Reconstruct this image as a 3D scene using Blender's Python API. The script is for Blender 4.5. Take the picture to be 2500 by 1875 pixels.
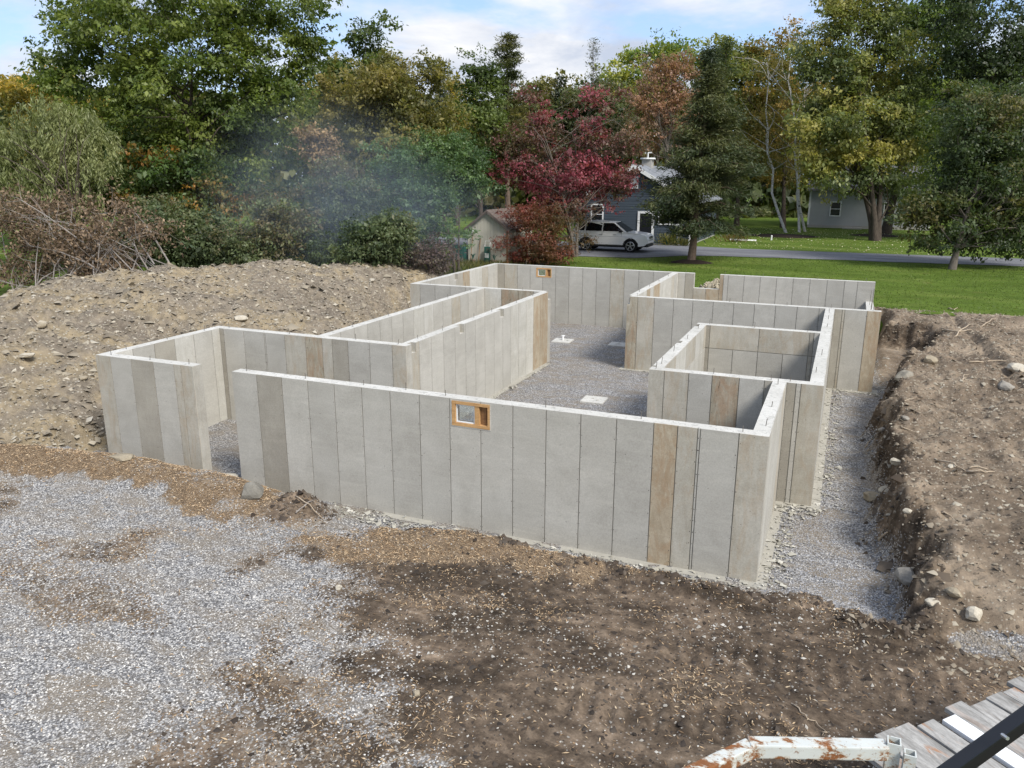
import bpy, bmesh, math
import numpy as np
from mathutils import Vector

for o in list(bpy.data.objects):
    bpy.data.objects.remove(o)
scene = bpy.context.scene
COL = scene.collection
RNG = np.random.default_rng(7)

# ------------------------------------------------------------------ camera
CAM = np.array([11.0733, -11.8797, 6.2551])
YAW, PITCH, ROLL, FPX = -0.39769, -0.26025, 0.00273, 1916.56      # focal length in pixels of a 2500 wide frame
FW = np.array([math.sin(YAW) * math.cos(PITCH), math.cos(YAW) * math.cos(PITCH), math.sin(PITCH)])
RT = np.array([math.cos(YAW), -math.sin(YAW), 0.0])
UP = np.cross(RT, FW)
FH = np.array([math.sin(YAW), math.cos(YAW), 0.0])               # horizontal forward
cd = bpy.data.cameras.new('camera')
cd.sensor_width = 36.0
cd.lens = FPX / 2500.0 * 36.0
cd.clip_start = 0.05
cd.clip_end = 3000.0
cam = bpy.data.objects.new('camera', cd)
COL.objects.link(cam)
cam.location = CAM
cr, sr = math.cos(ROLL), math.sin(ROLL)
rx = RT * cr + UP * sr
ux = UP * cr - RT * sr
from mathutils import Matrix
cam.rotation_euler = Matrix(((rx[0], ux[0], -FW[0]), (rx[1], ux[1], -FW[1]), (rx[2], ux[2], -FW[2]))).to_euler()
scene.camera = cam

# ------------------------------------------------------------------ sky and sun
SUN_EL = math.radians(46)
SUN_DIR = np.array([0.86, -0.50, 0.0])
SUN_DIR = SUN_DIR / np.linalg.norm(SUN_DIR)
SUN_AZ = math.atan2(SUN_DIR[0], SUN_DIR[1])
EXPOSURE = 1.05
world = bpy.data.worlds.new('World')
scene.world = world
world.use_nodes = True
wn = world.node_tree
wn.nodes.clear()

class G:
    """small node-graph writer"""
    def __init__(self, nt):
        self.nt = nt
    def n(self, t, i=None, out=0, **p):
        nd = self.nt.nodes.new('ShaderNode' + t)
        for k, v in p.items():
            setattr(nd, k, v)
        for k, v in (i or {}).items():
            s = nd.inputs[k]
            if isinstance(v, bpy.types.NodeSocket):
                self.nt.links.new(v, s)
            else:
                s.default_value = v
        return nd.outputs[out] if out is not None else nd
    def ramp(self, fac, stops, interp='LINEAR'):
        nd = self.nt.nodes.new('ShaderNodeValToRGB')
        cr_ = nd.color_ramp
        cr_.interpolation = interp
        while len(cr_.elements) > 1:
            cr_.elements.remove(cr_.elements[-1])
        for k, (pos, c) in enumerate(stops):
            e = cr_.elements[0] if k == 0 else cr_.elements.new(pos)
            e.position = pos
            c = (c, c, c) if isinstance(c, (int, float)) else c
            e.color = (c[0], c[1], c[2], 1)
        self.nt.links.new(fac, nd.inputs[0])
        return nd.outputs[0]
    def mix(self, fac, a, b, mode='MIX'):
        f4 = lambda c: c if isinstance(c, bpy.types.NodeSocket) else ((c, c, c, 1) if isinstance(c, (int, float)) else (*c[:3], 1))
        return self.n('MixRGB', {'Fac': fac, 'Color1': f4(a), 'Color2': f4(b)}, blend_type=mode)
    def math(self, op, a, b=0.0, c=0.0, clamp=False):
        return self.n('Math', {0: a, 1: b, 2: c}, operation=op, use_clamp=clamp)
    def noise(self, vec, scale, detail=4.0, rough=0.55, dist=0.0, out=0):
        return self.n('TexNoise', {'Vector': vec, 'Scale': scale, 'Detail': detail, 'Roughness': rough, 'Distortion': dist}, out=out)
    def voro(self, vec, scale, out=0, rand=1.0, feature='F1'):
        return self.n('TexVoronoi', {'Vector': vec, 'Scale': scale, 'Randomness': rand}, out=out, feature=feature)
    def scalev(self, vec, s):
        return self.n('VectorMath', {0: vec, 1: s}, operation='MULTIPLY')

g = G(wn)
sky = wn.nodes.new('ShaderNodeTexSky')
sky.sky_type = 'NISHITA'
sky.sun_disc = False
sky.sun_elevation = SUN_EL
sky.sun_rotation = SUN_AZ
sky.air_density = 1.0
sky.dust_density = 1.2
sky.ozone_density = 1.0
tc = g.n('TexCoord', out=0)
sep = g.n('SeparateXYZ', {0: tc}, out=None)
zz = g.math('ADD', g.math('MAXIMUM', sep.outputs[2], 0.0), 0.22)
flat = g.n('CombineXYZ', {0: g.math('DIVIDE', sep.outputs[0], zz), 1: g.math('DIVIDE', sep.outputs[1], zz), 2: 0.37})
c1 = g.noise(flat, 0.9, 7, 0.55, 0.45)
c2 = g.noise(flat, 2.6, 5, 0.55, 0.2)
cl = g.math('ADD', g.math('MULTIPLY', c1, 0.75), g.math('MULTIPLY', c2, 0.25))
mask = g.ramp(cl, [(0.425, 0.0), (0.485, 0.60), (0.535, 1.0)])
blue = g.mix(1.0, sky.outputs[0], (0.125, 0.125, 0.125), 'MULTIPLY')
blue = g.mix(0.65, blue, (0.185, 0.28, 0.485))
shade = g.ramp(g.noise(flat, 1.7, 6, 0.6, 0.3), [(0.36, (0.29, 0.325, 0.395)), (0.60, (0.485, 0.49, 0.505))])
skyc = g.mix(mask, blue, shade)
bg = g.n('Background', {'Color': skyc, 'Strength': 1.0})
wo = wn.nodes.new('ShaderNodeOutputWorld')
wn.links.new(bg, wo.inputs[0])

sl = bpy.data.lights.new('sun', 'SUN')
sl.energy = 2.2
sl.angle = math.radians(17)
sl.color = (1.0, 0.955, 0.89)
sun = bpy.data.objects.new('sun', sl)
COL.objects.link(sun)
sv = Vector((SUN_DIR[0] * math.cos(SUN_EL), SUN_DIR[1] * math.cos(SUN_EL), math.sin(SUN_EL)))
sun.rotation_euler = (-sv).to_track_quat('-Z', 'Y').to_euler()
sun.location = (30, -20, 40)

scene.view_settings.view_transform = 'Standard'
scene.view_settings.look = 'None'
scene.view_settings.gamma = 1.0
scene.view_settings.exposure = EXPOSURE
scene.view_settings.use_curve_mapping = False
scene.render.engine = 'CYCLES'
scene.cycles.max_bounces = 6
scene.cycles.diffuse_bounces = 3
scene.cycles.glossy_bounces = 2
scene.cycles.transmission_bounces = 4
scene.cycles.transparent_max_bounces = 6
scene.cycles.volume_bounces = 1
scene.cycles.use_denoising = True
scene.cycles.volume_max_steps = 64

# ------------------------------------------------------------------ helpers
S22 = 2500.0 / 2212.0
def ray(u, v):
    """view ray through a point of the 2212 x 1659 survey picture"""
    a, b = u * S22 - 1250.0, v * S22 - 937.5
    c_, s_ = math.cos(-ROLL), math.sin(-ROLL)
    a, b = c_ * a - s_ * b, s_ * a + c_ * b
    return FW + RT * a / FPX - UP * b / FPX
def atz(u, v, z):
    d = ray(u, v)
    return CAM + d * ((z - CAM[2]) / d[2])
def aty(u, v, y):
    d = ray(u, v)
    return CAM + d * ((y - CAM[1]) / d[1])
def atd(u, v, D):
    return CAM + ray(u, v) * D

def sstep(a, b, x):
    t = np.clip((np.asarray(x, float) - a) / (b - a), 0, 1)
    return t * t * (3 - 2 * t)
def _hash(ix, iy, seed):
    h = (ix.astype(np.int64) * 374761393 + iy.astype(np.int64) * 668265263 + seed * 1442695041) & 0xFFFFFFFF
    h = ((h ^ (h >> 13)) * 1274126177) & 0xFFFFFFFF
    return ((h ^ (h >> 16)) & 0xFFFFFF) / float(0xFFFFFF)
def vnoise(x, y, seed=0):
    ix, iy = np.floor(x), np.floor(y)
    fx, fy = x - ix, y - iy
    fx, fy = fx * fx * (3 - 2 * fx), fy * fy * (3 - 2 * fy)
    a, b = _hash(ix, iy, seed), _hash(ix + 1, iy, seed)
    c, d = _hash(ix, iy + 1, seed), _hash(ix + 1, iy + 1, seed)
    return (a * (1 - fx) + b * fx) * (1 - fy) + (c * (1 - fx) + d * fx) * fy
def fbm(x, y, octv=4, seed=0, gain=0.5):
    x, y = np.asarray(x, float), np.asarray(y, float)
    s, a, n = 0, 1.0, 0
    for k in range(octv):
        s = s + a * (vnoise(x * 2 ** k + 17.3 * k, y * 2 ** k - 9.1 * k, seed + k) - 0.5)
        n += a
        a *= gain
    return s / n * 2

def link(o, parent=None):
    COL.objects.link(o)
    if parent is not None:
        o.parent = parent
    return o
def tag(o, label=None, cat=None, group=None, kind=None):
    for k, v in (('label', label), ('category', cat), ('group', group), ('kind', kind)):
        if v:
            o[k] = v
    return o
def empty(name, loc=(0, 0, 0), rz=0.0, **kw):
    o = bpy.data.objects.new(name, None)
    o.empty_display_size = 0.2
    o.location = loc
    o.rotation_euler = (0, 0, rz)
    link(o)
    return tag(o, **kw)
def np_mesh(name, V, F, mat=None, parent=None, smooth=False, col=None, attrs=None, loc=None):
    """one mesh object from numpy arrays; F is (n, k) with the same k for all faces"""
    V = np.ascontiguousarray(V, np.float32)
    F = np.ascontiguousarray(F, np.int32)
    me = bpy.data.meshes.new(name)
    k = F.shape[1]
    me.vertices.add(len(V))
    me.vertices.foreach_set('co', V.ravel())
    me.loops.add(F.size)
    me.loops.foreach_set('vertex_index', F.ravel())
    me.polygons.add(len(F))
    me.polygons.foreach_set('loop_start', np.arange(0, F.size, k, dtype=np.int32))
    me.polygons.foreach_set('loop_total', np.full(len(F), k, np.int32))
    if smooth:
        me.polygons.foreach_set('use_smooth', np.ones(len(F), bool))
    if col is not None:
        a = me.color_attributes.new('Col', 'FLOAT_COLOR', 'POINT')
        c4 = np.ones((len(V), 4), np.float32)
        c4[:, :3] = col
        a.data.foreach_set('color', c4.ravel())
    for nm, arr in (attrs or {}).items():
        a = me.attributes.new(nm, 'FLOAT', 'POINT')
        a.data.foreach_set('value', np.ascontiguousarray(arr, np.float32))
    me.update(calc_edges=True)
    me.validate()
    if mat is not None:
        me.materials.append(mat)
    o = bpy.data.objects.new(name, me)
    if loc is not None:
        o.location = loc
    return link(o, parent)

class MB:
    """collects boxes, bars, tubes and polygons, builds ONE mesh object"""
    def __init__(self):
        self.v, self.f = [], []
    def add(self, vs, fs):
        b = len(self.v)
        self.v += [tuple(map(float, p)) for p in vs]
        self.f += [tuple(i + b for i in f) for f in fs]
        return self
    def box(self, x0, x1, y0, y1, z0, z1):
        return self.add([(x0, y0, z0), (x1, y0, z0), (x1, y1, z0), (x0, y1, z0), (x0, y0, z1), (x1, y0, z1), (x1, y1, z1), (x0, y1, z1)],
                        [(0, 3, 2, 1), (4, 5, 6, 7), (0, 1, 5, 4), (1, 2, 6, 5), (2, 3, 7, 6), (3, 0, 4, 7)])
    def bar(self, p, q, w, h, up=(0, 0, 1)):
        p, q, up = np.array(p, float), np.array(q, float), np.array(up, float)
        d = (q - p) / np.linalg.norm(q - p)
        s = np.cross(d, up)
        s /= np.linalg.norm(s)
        t = np.cross(s, d)
        vs = []
        for e in (p, q):
            for a, b in ((-1, -1), (1, -1), (1, 1), (-1, 1)):
                vs.append(e + s * a * w / 2 + t * b * h / 2)
        return self.add(vs, [(0, 1, 2, 3), (7, 6, 5, 4), (0, 4, 5, 1), (1, 5, 6, 2), (2, 6, 7, 3), (3, 7, 4, 0)])
    def tube(self, pts, rad, n=6, cap=True):
        pts = [np.array(p, float) for p in pts]
        rad = [rad] * len(pts) if isinstance(rad, (int, float)) else list(rad)
        vs, fs = [], []
        ref = np.array([0.31, 0.17, 0.93])
        for k, p in enumerate(pts):
            d = pts[min(k + 1, len(pts) - 1)] - pts[max(k - 1, 0)]
            d = d / (np.linalg.norm(d) + 1e-9)
            a = np.cross(d, ref if abs(d @ ref) < 0.95 else np.array([1.0, 0, 0]))
            a /= np.linalg.norm(a)
            b = np.cross(d, a)
            for j in range(n):
                t = 2 * math.pi * j / n
                vs.append(p + (a * math.cos(t) + b * math.sin(t)) * rad[k])
        for k in range(len(pts) - 1):
            for j in range(n):
                j2 = (j + 1) % n
                fs.append((k * n + j, k * n + j2, (k + 1) * n + j2, (k + 1) * n + j))
        if cap:
            fs.append(tuple(range(n - 1, -1, -1)))
            fs.append(tuple((len(pts) - 1) * n + j for j in range(n)))
        return self.add(vs, fs)
    def prism(self, poly, y0, y1):
        """polygon in x,z extruded along y"""
        n = len(poly)
        vs = [(p[0], y0, p[1]) for p in poly] + [(p[0], y1, p[1]) for p in poly]
        fs = [tuple(range(n)), tuple(range(2 * n - 1, n - 1, -1))]
        fs += [(i, i + n, (i + 1) % n + n, (i + 1) % n) for i in range(n)]
        return self.add(vs, fs)
    def build(self, name, mat=None, parent=None, smooth=False, loc=None, bevel=0.0, seg=2):
        me = bpy.data.meshes.new(name)
        me.from_pydata(self.v, [], self.f)
        if bevel or True:
            bm = bmesh.new()
            bm.from_mesh(me)
            bmesh.ops.recalc_face_normals(bm, faces=bm.faces)
            if bevel:
                es = [e for e in bm.edges if len(e.link_faces) == 2 and e.calc_face_angle(0) > 0.5]
                bmesh.ops.bevel(bm, geom=es, offset=bevel, segments=seg, affect='EDGES', profile=0.6, clamp_overlap=True)
            bm.to_mesh(me)
            bm.free()
        if smooth:
            me.polygons.foreach_set('use_smooth', np.ones(len(me.polygons), bool))
        if mat is not None:
            me.materials.append(mat)
        o = bpy.data.objects.new(name, me)
        if loc is not None:
            o.location = loc
        return link(o, parent)

# ------------------------------------------------------------------ materials
MATS = {}
def new_mat(name):
    m = bpy.data.materials.new(name)
    m.use_nodes = True
    m.node_tree.nodes.clear()
    MATS[name] = m
    return m, G(m.node_tree)
def finish(m, g, shader, disp=None):
    o = m.node_tree.nodes.new('ShaderNodeOutputMaterial')
    m.node_tree.links.new(shader, o.inputs[0])
    return m
def pbsdf(g, color, rough=0.8, normal=None, metal=0.0, spec=0.3, **kw):
    i = {'Base Color': color if isinstance(color, bpy.types.NodeSocket) else (*color, 1), 'Roughness': rough, 'Metallic': metal, 'Specular IOR Level': spec}
    if normal is not None:
        i['Normal'] = normal
    i.update(kw)
    return g.n('BsdfPrincipled', i)
def bump(g, h, strength, dist):
    return g.n('Bump', {'Height': h, 'Strength': strength, 'Distance': dist})
def simple(name, color, rough=0.6, metal=0.0, spec=0.4, var=0.15, scale=6.0, bmp=0.0):
    m, g = new_mat(name)
    v = g.n('TexCoord', out=3)
    nz = g.noise(v, scale, 5, 0.6)
    c = g.mix(nz, tuple(x * (1 - var) for x in color), tuple(min(1, x * (1 + var)) for x in color))
    nm = bump(g, g.noise(v, scale * 8, 3), bmp, 0.01) if bmp else None
    return finish(m, g, pbsdf(g, c, rough, nm, metal, spec))

def concrete(name, c1, c2, streak=0.0, rust=0.0, rustcol=(0.34, 0.15, 0.05), rough=0.85, crack=0.0):
    m, g = new_mat(name)
    obj = g.n('TexCoord', out=3)
    rnd = g.n('ObjectInfo', out=5)
    off = g.n('CombineXYZ', {0: g.math('MULTIPLY', rnd, 61.0), 1: g.math('MULTIPLY', rnd, 37.0), 2: g.math('MULTIPLY', rnd, 23.0)})
    v = g.n('VectorMath', {0: obj, 1: off}, operation='ADD')
    big = g.noise(v, 1.3, 5, 0.62, 0.6)
    col = g.mix(g.ramp(big, [(0.32, 0.0), (0.68, 1.0)]), c1, c2)
    # cement lines: faint horizontal pour marks
    hz = g.noise(g.scalev(v, (0.8, 0.8, 7.0)), 1.0, 4, 0.6, 0.4)
    col = g.mix(g.math('MULTIPLY', g.ramp(hz, [(0.5, 0.0), (0.75, 1.0)]), 0.30), col, (c2[0] * 1.22, c2[1] * 1.22, c2[2] * 1.2))
    if streak:
        st = g.noise(g.scalev(v, (3.6, 3.6, 0.75)), 1.6, 8, 0.74, 1.1)
        col = g.mix(g.math('MULTIPLY', g.ramp(st, [(0.40, 0.0), (0.66, 1.0)]), streak), col, (c1[0] * 0.55, c1[1] * 0.48, c1[2] * 0.38))
        st2 = g.noise(g.scalev(v, (4.5, 4.5, 2.2)), 1.6, 8, 0.76, 0.8)
        col = g.mix(g.math('MULTIPLY', g.ramp(st2, [(0.54, 0.0), (0.70, 1.0)]), streak * 0.7), col, (0.60, 0.55, 0.45))
    if rust:
        rs = g.noise(g.scalev(v, (2.6, 2.6, 0.9)), 1.5, 8, 0.72, 1.0)
        col = g.mix(g.math('MULTIPLY', g.ramp(rs, [(0.47, 0.0), (0.60, 1.0)]), rust), col, rustcol)
    if crack:
        ck = g.noise(g.scalev(v, (6.0, 6.0, 1.3)), 1.6, 8, 0.75, 1.6)
        col = g.mix(g.math('MULTIPLY', g.ramp(ck, [(0.60, 0.0), (0.66, 1.0)]), crack), col, (0.05, 0.04, 0.03))
    fine = g.noise(v, 42, 4, 0.7)
    col = g.mix(0.5, col, g.ramp(fine, [(0.25, 0.62), (0.75, 1.25)]), 'MULTIPLY')
    pit = g.voro(v, 9.0, 0)
    pm = g.ramp(pit, [(0.05, 1.0), (0.085, 0.0)])
    pm = g.math('MULTIPLY', pm, g.ramp(g.noise(v, 1.9, 2), [(0.45, 0.0), (0.6, 1.0)]))
    col = g.mix(g.math('MULTIPLY', pm, 0.75), col, (0.06, 0.055, 0.05))
    tone = g.math('MULTIPLY_ADD', rnd, 0.11, 0.95)
    col = g.mix(1.0, col, tone, 'MULTIPLY')
    h = g.math('SUBTRACT', g.math('MULTIPLY', fine, 0.5), g.math('MULTIPLY', pm, 1.2))
    return finish(m, g, pbsdf(g, col, rough, bump(g, h, 0.35, 0.006), 0, 0.25))
concrete('concrete_grey', (0.365, 0.352, 0.315), (0.445, 0.432, 0.392))
concrete('concrete_dark', (0.300, 0.280, 0.24), (0.37, 0.35, 0.30), streak=0.15)
concrete('concrete_tan', (0.375, 0.355, 0.300), (0.46, 0.44, 0.385), streak=0.30, rust=0.28, rustcol=(0.36, 0.26, 0.16))
concrete('concrete_pale', (0.44, 0.43, 0.385), (0.53, 0.52, 0.48), streak=0.25)
concrete('concrete_rust', (0.36, 0.305, 0.225), (0.44, 0.385, 0.295), streak=0.45, rust=0.62, rustcol=(0.31, 0.215, 0.13))
concrete('concrete_cracked', (0.32, 0.29, 0.23), (0.42, 0.39, 0.315), streak=0.6, rust=0.3, crack=0.9)
def make_top():
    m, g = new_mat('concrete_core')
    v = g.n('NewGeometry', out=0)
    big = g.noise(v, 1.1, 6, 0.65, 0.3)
    col = g.ramp(big, [(0.3, (0.45, 0.44, 0.40)), (0.7, (0.60, 0.59, 0.55))])  # pale cement of the wall tops, with sunlit brightness put into the colour
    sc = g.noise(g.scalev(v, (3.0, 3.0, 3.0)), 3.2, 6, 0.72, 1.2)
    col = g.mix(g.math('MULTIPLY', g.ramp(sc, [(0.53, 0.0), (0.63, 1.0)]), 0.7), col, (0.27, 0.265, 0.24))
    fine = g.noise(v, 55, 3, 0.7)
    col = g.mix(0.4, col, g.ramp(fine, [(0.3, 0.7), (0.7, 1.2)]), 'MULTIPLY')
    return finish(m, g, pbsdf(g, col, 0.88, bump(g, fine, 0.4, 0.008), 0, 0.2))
make_top()
simple('concrete_joint', (0.25, 0.24, 0.21), 0.9, 0, 0.2, 0.3, 9)
simple('tie_hole', (0.07, 0.065, 0.06), 0.8)
simple('bolt', (0.20, 0.185, 0.165), 0.5, 0.6)
def wood(name, c1, c2, scl=(1.0, 1.0, 14.0), rust=0.0, rough=0.75):
    m, g = new_mat(name)
    obj = g.n('TexCoord', out=3)
    rnd = g.n('ObjectInfo', out=5)
    off = g.n('CombineXYZ', {0: g.math('MULTIPLY', rnd, 31.0), 1: g.math('MULTIPLY', rnd, 17.0), 2: g.math('MULTIPLY', rnd, 13.0)})
    v = g.n('VectorMath', {0: obj, 1: off}, operation='ADD')
    gr = g.noise(g.scalev(v, scl), 2.2, 6, 0.65, 0.8)
    col = g.mix(g.ramp(gr, [(0.3, 0.0), (0.7, 1.0)]), c1, c2)
    if rust:
        rs = g.noise(g.scalev(v, tuple(0.35 * s for s in scl)), 2.6, 6, 0.7, 0.7)
        amt = g.math('MULTIPLY', g.ramp(rs, [(0.55, 0.0), (0.64, 1.0)]), rust)
        col = g.mix(g.math('MULTIPLY', amt, g.ramp(rnd, [(0.3, 0.15), (0.6, 1.0)])), col, (0.36, 0.15, 0.045))
    fine = g.noise(g.scalev(v, tuple(s * 4 for s in scl)), 4, 4, 0.7)
    col = g.mix(0.55, col, g.ramp(fine, [(0.25, 0.45), (0.75, 1.3)]), 'MULTIPLY')
    return finish(m, g, pbsdf(g, col, rough, bump(g, fine, 0.5, 0.004), 0, 0.2))
wood('lumber', (0.42, 0.23, 0.095), (0.60, 0.38, 0.18), (1.5, 9, 9))
wood('lumber_dark', (0.23, 0.12, 0.06), (0.33, 0.19, 0.09), (1.5, 9, 9))
def glass_mat():
    m, g = new_mat('pane_glass')
    a = g.n('BsdfTransparent', {'Color': (0.80, 0.84, 0.86, 1)})
    b = g.n('BsdfGlossy', {'Color': (0.9, 0.95, 1, 1), 'Roughness': 0.03})
    return finish(m, g, g.n('MixShader', {0: 0.22, 1: a, 2: b}))
glass_mat()
simple('white_trim', (0.74, 0.75, 0.75), 0.6, var=0.06)
simple('black_paint', (0.010, 0.011, 0.014), 0.32, 0.0, 0.5, 0.2, 12)
def rusty_white():
    m, g = new_mat('rusty_white_paint')
    v = g.n('TexCoord', out=3)
    n1 = g.noise(g.scalev(v, (2.5, 5.0, 5.0)), 1.7, 8, 0.74, 0.25)
    r = g.ramp(n1, [(0.525, 0.0), (0.575, 1.0)])
    n2 = g.noise(v, 26, 5, 0.7)
    r2 = g.ramp(n2, [(0.60, 0.0), (0.67, 1.0)])
    col = g.mix(g.noise(v, 3, 3), (0.44, 0.47, 0.455), (0.60, 0.62, 0.59))
    col = g.mix(g.ramp(n1, [(0.48, 0.0), (0.56, 0.55)]), col, (0.46, 0.33, 0.18))
    rust = g.mix(n2, (0.30, 0.12, 0.035), (0.11, 0.04, 0.018))
    col = g.mix(g.math('MAXIMUM', r, g.math('MULTIPLY', r2, 0.8)), col, rust)
    h = g.math('SUBTRACT', g.math('MULTIPLY', n2, 0.3), r)
    return finish(m, g, pbsdf(g, col, g.math('MULTIPLY_ADD', r, 0.3, 0.45), bump(g, h, 0.5, 0.003), 0, 0.4))
rusty_white()

def attr_mat(name, rough=0.9, tint=None, trans=0.0, bmp=0.0, spec=0.2, gain=1.0):
    """colour comes from each piece's own colour attribute"""
    m, g = new_mat(name)
    c = g.n('VertexColor', layer_name='Col')
    if bmp:
        v = g.n('NewGeometry', out=0)
        fine = g.noise(v, 30, 4, 0.7)
        c = g.mix(0.6, c, g.ramp(fine, [(0.25, 0.55), (0.75, 1.35)]), 'MULTIPLY')
        nm = bump(g, fine, bmp, 0.01)
    else:
        nm = None
    sh = pbsdf(g, c, rough, nm, 0, spec)
    if trans:
        t = g.n('BsdfTranslucent', {'Color': g.mix(1.0, c, (1.25, 1.3, 0.7), 'MULTIPLY')})
        sh = g.n('MixShader', {0: trans, 1: sh, 2: t})
    return finish(m, g, sh)
attr_mat('stone', 0.9)
attr_mat('rock', 0.92, bmp=0.5)
attr_mat('wood_chip', 0.85)
attr_mat('leaf', 0.5, trans=0.42, spec=0.45)
attr_mat('needle', 0.6, trans=0.25, spec=0.3)
attr_mat('dry_leaf', 0.75, trans=0.2)

def bark(name, c1, c2, scl=(6, 6, 1.2), bands=False):
    m, g = new_mat(name)
    v = g.n('NewGeometry', out=0)
    st = g.noise(g.scalev(v, scl), 2.5, 6, 0.7, 0.6)
    col = g.mix(g.ramp(st, [(0.3, 0.0), (0.7, 1.0)]), c1, c2)
    if bands:
        b = g.noise(g.scalev(v, (2, 2, 9)), 1.6, 5, 0.7, 0.5)
        col = g.mix(g.ramp(b, [(0.57, 0.0), (0.62, 1.0)]), col, (0.035, 0.03, 0.028))
    return finish(m, g, pbsdf(g, col, 0.9, bump(g, st, 0.8, 0.03), 0, 0.15))
bark('bark_dark', (0.035, 0.027, 0.022), (0.11, 0.09, 0.072))
bark('bark_grey', (0.075, 0.065, 0.055), (0.20, 0.175, 0.15))
bark('bark_red', (0.07, 0.048, 0.036), (0.20, 0.15, 0.115))
bark('bark_birch', (0.42, 0.40, 0.37), (0.68, 0.66, 0.62), (3, 3, 3), True)
bark('bark_dead', (0.16, 0.14, 0.125), (0.36, 0.33, 0.30))
bark('root_pale', (0.30, 0.235, 0.165), (0.50, 0.42, 0.32))

# ------------------------------------------------------------------ plan of the foundation (metres; z = 0 is the top of the footing)
T, H = 0.26, 2.44
xL, xGL, xR, xb, xR2, xR3 = -3.78, -1.03, 10.30, 7.63, 10.96, 12.22
xrl, xI, xL2, xLL = 4.66, 1.975, -0.64, -3.36
y1, y2, y3, y4, yl1, yf = 3.51, 9.21, 13.08, 20.44, 3.73, 12.90

# ------------------------------------------------------------------ terrain
PIT = np.array([(-4.9, 0.3), (-4.4, -0.3), (-1, -0.3), (1.5, -0.3), (2.6, -0.5), (3.4, -0.9), (4.6, -0.62), (6, -0.55), (7.6, -0.6), (9.9, -0.72),
                (11.3, -0.45), (12.15, -0.9), (12.25, .33), (12.07, 2.1), (12.1, 4.1), (11.9, 6.5), (12.15, 9.2), (12.5, 11.5), (12.65, 13.2),
                (13.2, 14.9), (13.8, 17.3), (13.6, 18.1), (12.3, 18.3), (12.35, 20.5), (5, 20.6), (-3.6, 20.6), (-3.8, 13.2), (-1.6, 12.5),
                (-1.3, 5), (-4.6, 4.2), (-5, 2)])
def sd_poly(x, y, P):
    """signed distance to a polygon, negative inside"""
    d = np.full(x.shape, 1e9)
    ins = np.zeros(x.shape, bool)
    for a, b in zip(P, np.roll(P, -1, 0)):
        e = b - a
        t = np.clip(((x - a[0]) * e[0] + (y - a[1]) * e[1]) / (e @ e), 0, 1)
        d = np.minimum(d, np.hypot(x - a[0] - t * e[0], y - a[1] - t * e[1]))
        c = ((a[1] > y) != (b[1] > y)) & (x < e[0] * (y - a[1]) / (e[1] if e[1] != 0 else 1e-9) + a[0])
        ins ^= c
    return np.where(ins, -d, d)
RIDGE = np.array([(-9, -2.2), (-5.2, -1.75), (-3.6, -1.25), (-2.6, -1.1), (-1.2, -1.15), (0.2, -1.15), (1.6, -1.25), (2.1, -1.35)])
def d_line(x, y, P):
    d = np.full(x.shape, 1e9)
    for a, b in zip(P[:-1], P[1:]):
        e = b - a
        t = np.clip(((x - a[0]) * e[0] + (y - a[1]) * e[1]) / (e @ e), 0, 1)
        d = np.minimum(d, np.hypot(x - a[0] - t * e[0], y - a[1] - t * e[1]))
    return d
def lawn_z(x, y):
    return 1.45 + 0.20 * sstep(21, 36, y) + 0.04 * fbm(x * 0.15, y * 0.15, 2, 5)
def plateau(x, y):
    return 1.12 + 0.13 * sstep(4, 15, y)
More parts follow.
